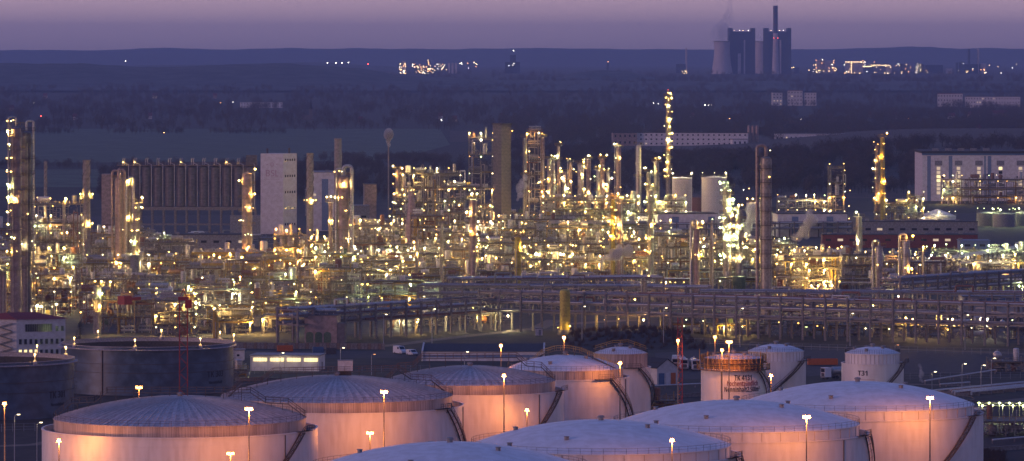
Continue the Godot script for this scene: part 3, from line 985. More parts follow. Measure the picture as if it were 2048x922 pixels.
func build_tank_farm() -> void:
	var w := [[-0.99, 2.0], [-0.86, 4.9], [-0.68, 5.1], [-0.58, 7.0], [0.56, 7.0], [0.68, 5.0], [0.86, 4.7], [0.99, 2.2]]
	cup_tank(360, 1021, 28.1, 18, "ribbed metal dome tank below the red tower crane, with walled-in rusty shell", {"panels": 150, "walk": w, "stair": [1.1, -1.0], "drains": [0.91]})
	cup_tank(674, 1087, 27.5, 18, "ribbed dome tank with a white cabin on its roof gangway, beside the low lit building", {"panels": 150, "walk": w, "walk_turn": 0.35, "walk_mat": "tank_rust", "stair": [1.06, 1.0], "drains": [1.45]})
	cup_tank(940, 1136, 21.3, 18, "ribbed dome tank in front of the long dark-roofed shed", {"panels": 120, "walk": w, "walk_turn": 0.2, "walk_mat": "tank_rust", "stair": [1.19, -1.0], "drains": [0.82], "gap": 2.0})
	cup_tank(1131, 1181, 15.0, 18, "smooth domed tank crossed by an arched yellow-brown stair", {"walk": [[-0.62, 3.2], [-0.45, 4.9], [-0.2, 5.9], [0.05, 6.1], [0.3, 5.6], [0.6, 4.2], [0.97, 2.2]], "walk_turn": -0.5, "walk_mat": "ochre", "stair": [0.75, 1.0], "gap": 1.4, "rise": 3.0, "drains": [1.2]})
	cup_tank(1241, 1310, 7.9, 12.1, "small orange-lit tank crowded with roof railings and posts, beside the gabled shed", {"stair": [0.6, 1.0], "gap": 0.9, "up": 3.6, "rise": 1.6, "walk": [[-0.95, 4.2], [-0.3, 5.6], [0.3, 5.8], [0.95, 4.2]], "walk_mat": "ochre"})
	cup_tank(1715, 1065, 26.7, 18, "smooth white dome tank with a stair slanting down its wall, below tank T31", {"stair": [1.03, -1.0], "band": "tank_white", "gap": 2.0, "up": 1.8, "rise": 4.6})
	cup_tank(1473, 1008, 26.7, 18, "smooth white dome tank standing in front of the lettered tank TK 4131", {"stair": [1.25, 1.0], "band": "tank_white", "gap": 2.0, "up": 1.8, "rise": 4.6, "drains": [0.87]})
	cup_tank(1202, 954, 26.7, 18, "smooth white dome tank at the foot of the arched-stair tank", {"stair": [1.25, 1.0], "band": "tank_white", "gap": 2.0, "up": 1.8, "rise": 4.6})
	cup_tank(900, 900, 26.7, 18, "smooth white dome tank below the two tall sodium masts and the ribbed domes", {"stair": [1.25, 1.0], "band": "tank_white", "gap": 2.0, "up": 1.8, "rise": 4.6})
	var tk := cup_tank(1467, 1260, 8.2, 14.9, "white tank lettered TK 4131 under a rust-brown roof platform with railings", {"stair": [0.75, 1.0], "gap": 0.7, "up": 2.6, "rise": 1.0, "band": "tank_rust", "drains": [-0.42]})
	bent_text(tk, "lettering", "TK 4131", M.lettering, 1.35, 8.2, 0.27, 12.9, 4.6)
	bent_text(tk, "lettering", "hochentzündlich", M.lettering_red, 1.2, 8.2, 0.27, 11.45, 8.4)
	bent_text(tk, "lettering", "Nenninhalt2.500m³", M.lettering, 1.25, 8.2, 0.27, 10.0, 9.8)
	bent_text(tk, "lettering", "5.", M.lettering, 0.7, 8.2, 0.06, 7.6)
	var pf := MB.new()
	pf.lathe([Vector2(6.5, 14.6), Vector2(9.3, 14.6), Vector2(9.3, 14.8), Vector2(6.5, 14.8)], 40)
	pf.lathe([Vector2(7.6, 16.3), Vector2(8.3, 16.3), Vector2(8.3, 16.45), Vector2(7.6, 16.45)], 40)
	var plat := part(tk, "roof_platform", pf.done(), M.tank_rust)
	var pr := MB.new()
	rails(pr, ring_points(9.2, 14.8, 0, TAU, 36), 1.2, 1.0, 0.09)
	rails(pr, ring_points(8.2, 16.45, 0, TAU, 30), 1.9, 1.1, 0.1)
	for k in 16: pr.bar(Vector3(sin(k * 0.39) * 9.2, 14.8, cos(k * 0.39) * 9.2), Vector3(sin(k * 0.39) * 9.2, 17.5 + (k % 3), cos(k * 0.39) * 9.2), 0.1)
	part(plat, "platform_railing", pr.done(), M.ochre)
	cup_tank(1552, 1340, 8.0, 11.9, "plain white dome-roofed tank just behind the lettered tank TK 4131", {"stair": [0.9, -1.0], "gap": 0.6, "up": 2.6, "rise": 1.7, "band": "tank_white"})
	var t31 := cup_tank(1745, 1330, 8.25, 11.9, "white dome-roofed tank lettered T31 standing by the orange barrier", {"stair": [1.1, -1.0], "gap": 1.0, "up": 2.6, "rise": 1.6, "band": "tank_white"})
	bent_text(t31, "lettering", "T31", M.lettering, 1.3, 8.25, -0.38, 9.5)
	bent_text(t31, "lettering", "————————", M.lettering_faded, 0.5, 8.25, -0.35, 7.9)
	open_tank(295, 1397, 24.0, 13.4, "dark blue open-topped tank standing behind the red tower crane", {"lamps": [-2.45, -0.92, -0.07, 0.72, 2.2, 1.62, 3.05], "drains": [-0.47], "text": ["TK 303", 0.98, "Nenninhalt"]})
	open_tank(-36, 1305, 24.0, 14.7, "dark blue open-topped tank in front of the red-roofed office block", {"lamps": [0.7, 2.1, -0.4, 2.6], "drains": [], "text": ["TK 301", 1.06, "Nenninhalt"]})
	# the white cabin and the middle platform on the gangways
	var cab := thing("roof_cabin", "small white cabin standing on the ribbed dome's gangway", "cabin", spot(690, 1087) + Vector3(0, 25.2, 0))
	bx(cab, "cabin_walls", M.plaster, Vector3(0, 1.1, -1.6), Vector3(3.2, 2.2, 2.2))
	bx(cab, "cabin_roof", M.pipe_grey, Vector3(0, 2.25, -1.6), Vector3(3.4, 0.12, 2.4))
	bx(cab, "cabin_legs", M.stair, Vector3(0, -0.9, -1.6), Vector3(2.6, 1.8, 1.6))
	# floodlight masts, about 24 m, and a lower row of 16 m
	var e := 215.0
	flood_mast(498, 817, 985, "tall twin floodlight mast before the ribbed tank's right-hand wall", e)
	flood_mast(461, 906, 983, "lower floodlight mast before the ribbed tank below the red crane", e * 0.45)
	flood_mast(118, 880, 994, "floodlight mast by the ribbed tank's caged ladder", e * 0.8, 1)
	flood_mast(768, 783, 1050, "tall twin floodlight mast between the ribbed tank with the cabin and the white dome", e)
	flood_mast(740, 865, 1048, "lower twin floodlight mast beside the tall one, below the cabin tank", e * 0.6)
	flood_mast(1008, 750, 1105, "tall floodlight mast before the ribbed tank by the long shed", e, 1)
	flood_mast(1054, 819, 1111, "lower floodlight mast before the ribbed tank's stair", e * 0.5, 1)
	flood_mast(1240, 725, 1165, "floodlight mast beside the arched-stair tank's landing", e * 0.6, 1)
	flood_mast(1128, 674, 1235, "floodlight mast behind the top of the arched stair", e * 0.6, 1)
	flood_mast(1002, 690, 1205, "floodlight mast standing before the long dark-roofed shed", e * 0.5, 1)
	flood_mast(278, 774, 1065, "twin floodlight mast before the dark open tank by the crane", e * 0.3)
	flood_mast(1542, 750, 1195, "floodlight mast in the gap beside the lettered tank TK 4131", e * 0.5, 1)
	flood_mast(1613, 833, 973, "tall twin floodlight mast lighting the white tank before TK 4131", e * 1.3)
	flood_mast(1860, 795, 1032, "tall twin floodlight mast lighting the white tank with the slanting stair", e * 1.3)
	flood_mast(1344, 879, 919, "tall floodlight mast before the white dome below the arched stair", e * 0.6, 1)
	flood_mast(1356, 680, 1235, "floodlight mast standing against the red lattice mast", e * 0.3, 1)
	flood_mast(1430, 673, 1295, "slim floodlight mast left of the brightest one above TK 4131", e * 0.3, 1)
	flood_mast(1458, 683, 1244, "brightest floodlight mast, right above the lettered tank TK 4131", e * 0.7, 2)
	flood_mast(1444, 699, 1248, "short floodlight mast on the rim of tank TK 4131", e * 0.35, 1)
	flood_mast(9, 806, 1000, "white floodlight mast beside the tarmac lane and the navy tank", e * 0.4, 1)
	crane()
	# red lattice mast among the small tanks
	var lm := thing("lattice_mast", "slim red lattice mast rising between the gabled shed and tank TK 4131", "mast", spot(1360, 1240))
	lattice(lm, 0.55, 0.0, HC - 535.0 * 1240 / F, M.crane_red)

func lattice(t: Node3D, half: float, y0: float, y1: float, m: Material) -> void:
	for sx in [-1, 1]:
		for sz in [-1, 1]:
			bx(t, "leg", m, Vector3(sx * half, (y0 + y1) * 0.5, sz * half), Vector3(0.16, y1 - y0, 0.16))
	var mb := MB.new()
	var n := int((y1 - y0) / (half * 2.0))
	for i in n:
		var a := y0 + (y1 - y0) * i / n
		var b := y0 + (y1 - y0) * (i + 1) / n
		var f := 1.0 if i % 2 else -1.0
		for z in [-half, half]: mb.bar(Vector3(-half * f, a, z), Vector3(half * f, b, z), 0.09)
		for x in [-half, half]: mb.bar(Vector3(x, a, -half * f), Vector3(x, b, half * f), 0.09)
	part(t, "lattice_bracing", mb.done(), m)

func crane() -> void:
	var d := 1200.0
	var t := thing("tower_crane", "red tower crane with a pale jib standing behind the ribbed dome tank", "crane", spot(367, d))
	var top := HC - 500.0 * d / F
	lattice(t, 0.95, 0.0, top, M.crane_red)
	bx(t, "base_block", M.concrete, Vector3(0, 0.4, 0), Vector3(4.5, 0.8, 4.5))
	bx(t, "slewing_ring", M.crane_red, Vector3(0, top + 0.4, 0), Vector3(2.4, 0.8, 2.4))
	bx(t, "driver_cab", M.crane_red, Vector3(1.3, top - 0.9, 1.0), Vector3(1.5, 2.0, 1.6))
	var ap := MB.new()
	for sx in [-0.7, 0.7]:
		ap.bar(Vector3(sx, top + 0.8, 0.5), Vector3(0, top + 2.6, 0), 0.14)
		ap.bar(Vector3(sx, top + 0.8, -0.5), Vector3(0, top + 2.6, 0), 0.14)
	part(t, "tower_head", ap.done(), M.crane_red)
	var dir := Vector3(-0.52, 0, 0.85).normalized()
	var side := dir.cross(Vector3.UP)
	var jb := MB.new()
	for k in 14:
		var a := dir * (1.2 + k * 1.35) + Vector3.UP * (top + 1.0)
		var b := dir * (1.2 + (k + 1) * 1.35) + Vector3.UP * (top + 1.0)
		for s in [-0.5, 0.5]:
			jb.bar(a + side * s, b + side * s, 0.13)
			jb.bar(a + side * s, (a + b) * 0.5 + Vector3.UP * 0.85, 0.08)
			jb.bar((a + b) * 0.5 + Vector3.UP * 0.85, b + side * s, 0.08)
		jb.bar((a + b) * 0.5 + Vector3.UP * 0.85, (a + b) * 0.5 + dir * 1.35 + Vector3.UP * 0.85, 0.13)
	part(t, "jib", jb.done(), M.crane_grey)
	var cw := MB.new()
	var e := dir * 21.5 + Vector3.UP * (top + 1.2)
	cw.bar(e - dir * 3.0, e + dir * 3.0, 1.6, 0.7)
	cw.bar(e + dir * 1.0 - Vector3.UP * 0.2, e + dir * 4.0 - Vector3.UP * 0.2, 2.0, 2.0)
	part(t, "counterweight", cw.done(), M.crane_red)
	var bj := MB.new()
	for k in 5:
		bj.bar(-dir * (1.2 + k * 1.4) + Vector3.UP * (top + 1.0), -dir * (2.6 + k * 1.4) + Vector3.UP * (top + 1.0), 0.9, 0.14)
	part(t, "rear_jib", bj.done(), M.crane_red)

func build_bunds() -> void:
	# low concrete bund walls, and fences along the roads
	for q in [[[1290, 800], [1420, 792], "low bund wall right of the small orange-lit tank"], [[1600, 792], [1700, 788], "low bund wall between the two small dome tanks"], [[1800, 795], [1990, 812], "low bund wall behind the white dome's far edge"], [[140, 838], [420, 842], "low bund wall between the navy tank and the ribbed dome"], [[470, 762], [760, 768], "low bund wall in front of the lit workshop"], [[1960, 905], [2300, 880], "low bund wall on the dark lawn by the dry bush"]]:
		var A := ground(q[0][0], q[0][1])
		var B := ground(q[1][0], q[1][1])
		var t := thing("bund_wall", q[2], "wall", A, "low bund walls of the tank farm", atan2(-(B - A).z, (B - A).x))
		var n := int(A.distance_to(B) / 4.0) + 1
		var l := A.distance_to(B) / n
		for k in n:
			bx(t, "wall_panel", M.concrete, Vector3((k + 0.5) * l, 0.5, 0), Vector3(l - 0.06, 1.0, 0.25))
		bx(t, "coping", M.concrete, Vector3(n * l * 0.5, 1.06, 0), Vector3(n * l, 0.1, 0.4))
	for q in [[[1330, 687], [1480, 692], "wire fence on the bank's side of the lit road"], [[1500, 697], [2200, 716], "long wire fence between the lorry park and the lit road"], [[470, 748], [860, 744], "wire fence before the car park and workshop"], [[1800, 760], [2200, 756], "wire fence across the dark lawn behind tank T31"], [[-200, 870], [70, 862], "wire fence beside the tarmac lane and the navy tank"]]:
		var A := ground(q[0][0], q[0][1])
		var B := ground(q[1][0], q[1][1])
		var t := thing("wire_fence", q[2], "fence", A, "wire fences of the yards")
		var n := int(A.distance_to(B) / 3.0) + 1
		for k in n + 1: bx(t, "post", M.crane_grey, (B - A) * k / n + Vector3.UP * 1.0, Vector3(0.08, 2.0, 0.08))
		var mb := MB.new()
		for y in [0.5, 1.2, 1.95]: mb.bar(Vector3.UP * y, B - A + Vector3.UP * y, 0.035)
		part(t, "wires", mb.done(), M.crane_grey)
	# pipes running along the tanks
	for q in [[1310, 826, 1400, 818], [1560, 800, 1690, 806], [640, 775, 560, 790], [1830, 815, 1985, 830]]:
		var A := ground(q[0], q[1])
		var B := ground(q[2], q[3])
		var dv := (B - A).normalized()
		var t := thing("tank_pipework", "bundle of low feed pipes beside %s" % {1310: "the small orange-lit tank", 1560: "the plain small dome tank", 640: "the ribbed cabin tank", 1830: "the white dome with the slanting stair"}[q[0]], "pipework", A)
		for k in 4:
			var mb := MB.new()
			var o := dv.cross(Vector3.UP) * (k * 0.8) + Vector3.UP * 0.7
			mb.path([o - Vector3.UP * 0.6, o, o + (B - A) * 0.5, o + (B - A) * 0.5 + Vector3.UP * 0.8, o + (B - A) + Vector3.UP * 0.8], 0.2, 8)
			part(t, "pipe", mb.done(), M.pipe_white if k % 2 else M.pipe_rust)
		for k in 6: bx(t, "support", M.concrete, (B - A) * (k + 0.5) / 6.0 + dv.cross(Vector3.UP) * 1.2 + Vector3.UP * 0.25, Vector3(0.3, 0.5, 3.2), atan2(-dv.z, dv.x))

# ---------------------------------------------------------------- yards, sheds and vehicles
func gable(t: Node, w: float, l: float, eave: float, ridge: float, wall: Material, roof: Material) -> void:
	# walls w (x) by l (z), ridge along z
	var mb := MB.new()
	var hw := w * 0.5
	var hl := l * 0.5
	for z in [-1.0, 1.0]:
		var p := [Vector3(-hw, 0, hl * z), Vector3(hw, 0, hl * z), Vector3(hw, eave, hl * z), Vector3(0, ridge, hl * z), Vector3(-hw, eave, hl * z)]
		if z < 0: p.reverse()
		mb.tri(p[0], p[1], p[2]); mb.tri(p[0], p[2], p[4]); mb.tri(p[2], p[3], p[4])
	mb.quad(Vector3(hw, 0, hl), Vector3(hw, 0, -hl), Vector3(hw, eave, -hl), Vector3(hw, eave, hl))
	mb.quad(Vector3(-hw, 0, -hl), Vector3(-hw, 0, hl), Vector3(-hw, eave, hl), Vector3(-hw, eave, -hl))
	part(t, "walls", mb.done(), wall)
	var rb := MB.new()
	for s in [-1, 1]:
		rb.bar(Vector3(s * (hw + 0.2) * 0.5, (eave + ridge) * 0.5 + 0.06, -hl - 0.25), Vector3(s * (hw + 0.2) * 0.5, (eave + ridge) * 0.5 + 0.06, hl + 0.25), 0.1, 0.1)
		var a := Vector3(s * (hw + 0.3), eave - 0.1, 0)
		var b := Vector3(0, ridge + 0.1, 0)
		for z in [[-hl - 0.3, hl + 0.3]]:
			var q := [a + Vector3(0, 0, z[1]), a + Vector3(0, 0, z[0]), b + Vector3(0, 0, z[0]), b + Vector3(0, 0, z[1])]
			if s < 0: q.reverse()
			rb.quad(q[0], q[1], q[2], q[3])
			var up := Vector3.UP * 0.16
			rb.quad(q[3] - up, q[2] - up, q[1] - up, q[0] - up)
			rb.quad(q[0] - up, q[1] - up, q[1], q[0]) if s > 0 else rb.quad(q[3] - up, q[2] - up, q[2], q[3])
	part(t, "roof", rb.done(), roof)

func van(px: float, py: float, label: String, l: float, h: float, turn: float) -> void:
	var t := thing("parked_van", label, "van", ground(px, py), "white vans parked by the fence", turn)
	var w := 1.95
	# side outline: bonnet, raked windscreen, roof, upright rear
	var o := [Vector2(-l * 0.5, 0.35), Vector2(-l * 0.5, h * 0.92), Vector2(-l * 0.47, h), Vector2(l * 0.12, h), Vector2(l * 0.30, h * 0.60), Vector2(l * 0.47, h * 0.48), Vector2(l * 0.5, h * 0.4), Vector2(l * 0.5, 0.35)]
	var mb := MB.new()
	for i in o.size():
		var a: Vector2 = o[i]
		var b: Vector2 = o[(i + 1) % o.size()]
		mb.quad(Vector3(a.x, a.y, -w * 0.5), Vector3(b.x, b.y, -w * 0.5), Vector3(b.x, b.y, w * 0.5), Vector3(a.x, a.y, w * 0.5))
	var ix := Geometry2D.triangulate_polygon(PackedVector2Array(o))
	for i in range(0, ix.size(), 3):
		for z in [-w * 0.5, w * 0.5]:
			mb.tri(Vector3(o[ix[i]].x, o[ix[i]].y, z), Vector3(o[ix[i + 1]].x, o[ix[i + 1]].y, z), Vector3(o[ix[i + 2]].x, o[ix[i + 2]].y, z))
	part(t, "body", mb.done(), M.car_white)
	var gm := MB.new()
	var p0 := Vector3(l * 0.13, h * 0.97, 0)
	var p1 := Vector3(l * 0.29, h * 0.62, 0)
	gm.quad(p1 + Vector3(0.04, 0.03, w * 0.42), p1 + Vector3(0.04, 0.03, -w * 0.42), p0 + Vector3(0.04, 0.0, -w * 0.4), p0 + Vector3(0.04, 0.0, w * 0.4))
	part(t, "windscreen", gm.done(), M.window)
	for z in [-1, 1]:
		bx(t, "side_window", M.window, Vector3(l * 0.08, h * 0.76, z * (w * 0.5 + 0.01)), Vector3(l * 0.18, h * 0.24, 0.02))
		for x in [-0.32, 0.33]:
			var wm := MB.new()
			wm.tube(Vector3(l * x, 0.33, z * (w * 0.5 - 0.2)), Vector3(l * x, 0.33, z * (w * 0.5 + 0.03)), 0.33, 14)
			var wh := part(t, "wheel", wm.done(), M.tyre)
			var rm := MB.new()
			rm.tube(Vector3(l * x, 0.33, z * (w * 0.5 + 0.03)), Vector3(l * x, 0.33, z * (w * 0.5 + 0.045)), 0.19, 10)
			part(wh, "rim", rm.done(), M.clad)
		bx(t, "headlight", M.pipe_white, Vector3(l * 0.5 + 0.005, h * 0.40, z * w * 0.36), Vector3(0.03, 0.16, 0.36))
	bx(t, "bumper", M.stack_dark, Vector3(l * 0.5, 0.42, 0), Vector3(0.12, 0.22, w * 0.96))

func lorry(px: float, py: float, label: String, turn: float, tank: bool) -> void:
	var t := thing("parked_lorry", label, "lorry", ground(px, py), "white lorries in the lorry park", turn)
	bx(t, "cab", M.car_white, Vector3(0, 1.95, 0), Vector3(2.45, 2.7, 2.1))
	bx(t, "windscreen", M.window, Vector3(0, 2.45, 1.06), Vector3(2.1, 0.9, 0.04))
	bx(t, "grille", M.stack_dark, Vector3(0, 1.25, 1.06), Vector3(1.7, 0.8, 0.05))
	bx(t, "badge_plate", M.red_roof, Vector3(0, 1.75, 1.07), Vector3(1.5, 0.16, 0.05))
	for x in [-0.85, 0.85]: bx(t, "headlight", M.pipe_white, Vector3(x, 0.8, 1.07), Vector3(0.4, 0.22, 0.05))
	bx(t, "sun_visor", M.stack_dark, Vector3(0, 3.05, 1.12), Vector3(2.2, 0.2, 0.2))
	bx(t, "bumper", M.pipe_grey, Vector3(0, 0.6, 1.0), Vector3(2.4, 0.45, 0.3))
	bx(t, "chassis", M.stack_dark, Vector3(0, 0.8, -5.0), Vector3(1.0, 0.35, 10.0))
	if tank:
		var dm := part(t, "tank_body", drum_mesh(1.2, 9.0), M.clad, Vector3(0, 2.3, -6.2), PI * 0.5)
	else:
		bx(t, "box_body", M.pipe_white, Vector3(0, 2.3, -6.2), Vector3(2.5, 2.6, 9.0))
	for z in [0.2, -3.2, -8.0, -9.3]:
		for x in [-1.05, 1.05]:
			var wm := MB.new()
			wm.tube(Vector3(x - 0.15, 0.5, z), Vector3(x + 0.15, 0.5, z), 0.5, 14)
			part(t, "wheel", wm.done(), M.tyre)

func flat_hall(t: Node, w: float, l: float, h: float, wall: Material, roof: Material) -> void:
	bx(t, "walls", wall, Vector3(0, h * 0.5, -l * 0.5), Vector3(w, h, l))
	bx(t, "roof", roof, Vector3(0, h + 0.15, -l * 0.5), Vector3(w + 0.6, 0.3, l + 0.6))

func build_yard() -> void:
	# office block with the red roof
	var c := ground(33, 716)
	var t := thing("office_block", "white office block with a red roof and rows of windows, behind the navy tank", "building", c)
	var s := dist(716) / F
	var h := 77.0 * s
	var dirv := Vector3(1, 0, -0.35).normalized()   # long face, receding to the right
	var lf := 15.5
	var nx := Vector3(dirv.z, 0, -dirv.x) * -1.0
	var a := Vector3.ZERO
	var b := dirv * lf
	var back := Vector3(-0.35, 0, -1).normalized() * 14.0
	var left := Vector3(-1, 0, -0.28).normalized() * 14.0
	var wm := MB.new()
	var up := Vector3.UP * h
	wm.quad(a, b, b + up, a + up)
	wm.quad(a + left, a, a + up, a + left + up)
	wm.quad(b, b + left, b + left + up, b + up)
	wm.quad(b + left, a + left, a + left + up, b + left + up)
	part(t, "walls", wm.done(), M.plaster)
	var rm := MB.new()
	var ridge := (a + b + left) * 0.5 + (left * 0.0) + Vector3.UP * (h + 2.0)
	var e := 0.7
	var a1 := a + up + (-dirv - left.normalized()) * e
	var b1 := b + up + (dirv - left.normalized()) * e
	var c1 := b + left + up + (dirv + left.normalized()) * e
	var d1 := a + left + up + (-dirv + left.normalized()) * e
	var r0 := (a1 + d1) * 0.5 + dirv * 4.0 + Vector3.UP * 2.0
	var r1 := (b1 + c1) * 0.5 - dirv * 4.0 + Vector3.UP * 2.0
	rm.quad(a1, b1, r1, r0)
	rm.tri(b1, c1, r1)
	rm.quad(c1, d1, r0, r1)
	rm.tri(d1, a1, r0)
	rm.quad(d1, c1, b1, a1)
	part(t, "roof", rm.done(), M.red_roof)
	var turn := atan2(-dirv.z, dirv.x)
	for row in 3:
		var y: float = [1.7, 5.0, 8.9][row]
		var n := 9
		for k in n:
			if row == 2 and k < 7: continue
			var p := a + dirv * (1.2 + k * (lf - 2.2) / (n - 1)) + Vector3.UP * y
			var lit := row == 0 and k < 4
			var win := bx(t, "window", M.window_lit if lit else M.window, p + dirv.cross(Vector3.UP) * 0.03, Vector3(0.85, 1.5, 0.12), turn)
			bx(t, "window_sill", M.pipe_grey, p + dirv.cross(Vector3.UP) * 0.1 + Vector3.UP * -0.82, Vector3(1.0, 0.1, 0.2), turn)
	var gl := bx(t, "glazed_gallery", M.window, a + dirv * 7.0 + Vector3.UP * 9.2 + dirv.cross(Vector3.UP) * 0.04, Vector3(8.6, 2.3, 0.14), turn)
	for k in 13:
		bx(t, "gallery_mullion", M.pipe_grey, a + dirv * (2.8 + k * 0.7) + Vector3.UP * 9.2 + dirv.cross(Vector3.UP) * 0.12, Vector3(0.09, 2.3, 0.1), turn)
	var st := MB.new()
	for k in 4:
		for f in [[0.15, 0.75, 0.0], [0.75, 0.15, 1.3]]:
			var q0: Vector3 = left * f[0] * 0.55 + Vector3.UP * (0.4 + k * 2.6 + f[2]) - left.cross(Vector3.UP).normalized() * 0.8
			var q1: Vector3 = left * f[1] * 0.55 + Vector3.UP * (1.7 + k * 2.6 + f[2]) - left.cross(Vector3.UP).normalized() * 0.8
			st.bar(q0, q1, 0.9, 0.14)
			st.bar(q0 + Vector3.UP, q1 + Vector3.UP, 0.07)
	part(t, "fire_stair", st.done(), M.steel)
	# low building with a lit window band
	var lw := dist(742) / F * 138.0
	var b2 := thing("workshop_building", "low white flat-roofed workshop with a band of brightly lit windows", "building", ground(569, 742), "", -0.12)
	flat_hall(b2, lw, 12.0, 4.4, M.white_sheet, M.grey_sheet)
	for k in 4:
		var f := bx(b2, "window", M.window_lit, Vector3(-lw * 0.5 + 2.9 + k * (lw - 5.2) / 3.0, 3.35, 0.03), Vector3(lw / 4.0 - 0.9, 1.05, 0.08))
		for q in 6:
			bx(b2, "window_mullion", M.white_sheet, Vector3(-lw * 0.5 + 2.9 + k * (lw - 5.2) / 3.0 + (q - 2.5) * 0.8, 3.35, 0.08), Vector3(0.07, 1.05, 0.06))
	for k in 5: bx(b2, "wall_joint", M.grey_sheet, Vector3(-lw * 0.5 + 0.3 + k * (lw - 0.6) / 4.0, 2.0, 0.02), Vector3(0.07, 4.0, 0.06))
	bx(b2, "door", M.stack_dark, Vector3(lw * 0.5 + 0.02, 1.2, -6.5), Vector3(0.08, 2.4, 1.5))
	for k in 4: light(b2, Vector3(-lw * 0.5 + 2.9 + k * (lw - 5.2) / 3.0, 3.2, 0.9), Color(1.0, 0.78, 0.4), 0.7, 0.6)
	var b3 := thing("booth", "small cream booth with one dark hatch beside the dark open tank", "booth", ground(475, 721))
	flat_hall(b3, 3.9, 4.5, 3.1, M.plaster, M.grey_sheet)
	bx(b3, "hatch", M.window, Vector3(0.2, 1.6, 0.02), Vector3(0.8, 0.6, 0.06))
	# long shed with the dark roof
	var sh := thing("long_shed", "long low shed with a dark pitched roof and white gable edges", "shed", ground(966, 722), "", -0.02)
	var sw := dist(722) / F * 243.0
	bx(sh, "front_wall", M.white_sheet, Vector3(0, 1.45, -0.2), Vector3(sw, 2.9, 0.4))
	bx(sh, "window_band", M.blue_sheet, Vector3(0, 1.5, 0.02), Vector3(sw - 0.6, 0.75, 0.08))
	bx(sh, "back_wall", M.grey_sheet, Vector3(0, 1.45, -26.0), Vector3(sw, 2.9, 0.4))
	var rf := MB.new()
	rf.quad(Vector3(-sw * 0.5, 2.9, 0.4), Vector3(sw * 0.5, 2.9, 0.4), Vector3(sw * 0.5, 4.6, -13), Vector3(-sw * 0.5, 4.6, -13))
	rf.quad(Vector3(sw * 0.5, 2.9, -26.4), Vector3(-sw * 0.5, 2.9, -26.4), Vector3(-sw * 0.5, 4.6, -13), Vector3(sw * 0.5, 4.6, -13))
	part(sh, "roof", rf.done(), M.dark_roof)
	for x in [-sw * 0.5, sw * 0.5]:
		var ge := MB.new()
		ge.bar(Vector3(x, 3.0, 0.5), Vector3(x, 4.75, -13), 0.5, 0.35)
		ge.bar(Vector3(x, 4.75, -13), Vector3(x, 3.0, -26.5), 0.5, 0.35)
		ge.bar(Vector3(x, 0, 0.2), Vector3(x, 3.0, 0.2), 0.5)
		part(sh, "gable_edge", ge.done(), M.pipe_white)
		var gw := MB.new()
		gw.tri(Vector3(x, 2.9, 0), Vector3(x, 2.9, -26), Vector3(x, 4.55, -13))
		gw.quad(Vector3(x, 0, 0), Vector3(x, 0, -26), Vector3(x, 2.9, -26), Vector3(x, 2.9, 0))
		part(sh, "gable_wall", gw.done(), M.grey_sheet)
	# gabled shed with blue and red doors by the small tank
	var gs := thing("gabled_shed", "lilac gabled shed with blue and red doors beside the red lattice mast", "shed", ground(1318, 768) + Vector3(0, 0, -3), "", 0.55)
	gable(gs, 7.0, 9.0, 4.8, 7.2, M.plaster, M.dark_roof)
	bx(gs, "blue_door", M.blue_paint, Vector3(-2.0, 1.6, 4.55), Vector3(1.9, 3.2, 0.1))
	bx(gs, "white_door", M.white_sheet, Vector3(0.1, 1.6, 4.55), Vector3(1.4, 3.2, 0.1))
	bx(gs, "red_door", M.orange_paint, Vector3(2.0, 1.6, 4.55), Vector3(1.6, 3.2, 0.1))
	# vans, lorries, skips
	van(800, 708, "tall white panel van parked by the road fork", 5.6, 2.5, -1.05)
	van(824, 711, "small white car-van parked beside the taller panel van", 4.3, 1.85, -1.05)
	lorry(1392, 742, "white tank lorry whose cab faces the camera, beside the red lattice mast", 0.05, true)
	lorry(1368, 740, "white lorry next to the tank lorry by the red lattice mast", 0.0, true)
	lorry(1352, 738, "white lorry half hidden behind the red lattice mast", -0.05, false)
	lorry(1652, 758, "white mixer-like lorry parked between the two small dome tanks", -1.1, true)
	for q in [[1645, 730, 3.2, "orange container standing behind the lorry between the small tanks", "orange_paint", 9.0], [570, 703, 3.0, "orange open skip on the tarmac behind the lit workshop", "orange_paint", 5.0], [636, 706, 2.2, "dark blue skip beside the orange one behind the workshop", "blue_paint", 3.4], [662, 708, 2.2, "dark skip by the patterned wall behind the workshop", "stack_dark", 3.2]]:
		var k := thing("container", q[3], "container", ground(q[0], q[1]), "", 0.1)
		var l: float = q[5]
		bx(k, "floor", M[q[4]], Vector3(0, 0.25, 0), Vector3(l, 0.2, 2.3))
		for z in [-1.1, 1.1]: bx(k, "side_wall", M[q[4]], Vector3(0, 1.1, z), Vector3(l, 1.6, 0.12))
		for x in [-1, 1]: bx(k, "end_wall", M[q[4]], Vector3(x * (l * 0.5 - 0.06), 1.1, 0), Vector3(0.12, 1.6, 2.3))
		for e2 in 5:
			bx(k, "rib", M[q[4]], Vector3(-l * 0.42 + e2 * l * 0.21, 1.1, 1.2), Vector3(0.12, 1.6, 0.12))
		for x in [-0.38, 0.38]: bx(k, "skid", M.stack_dark, Vector3(l * x, 0.08, 0), Vector3(0.3, 0.15, 2.2))
	# patterned precast wall, panel by panel
	var pw := thing("panel_wall", "long patterned precast wall along the back of the car park", "wall", Vector3.ZERO)
	var A := ground(466, 697)
	var B := ground(770, 699)
	for k in 44:
		var p := A.lerp(B, (k + 0.5) / 44.0)
		bx(pw, "wall_panel", M.concrete if k % 3 else M.steel_brown, p + Vector3.UP * 0.95, Vector3(A.distance_to(B) / 44.0 - 0.1, 1.9, 0.14), atan2(-(B - A).z, (B - A).x))
		bx(pw, "wall_post", M.concrete_dark, A.lerp(B, k / 44.0) + Vector3.UP * 1.0, Vector3(0.16, 2.0, 0.22))
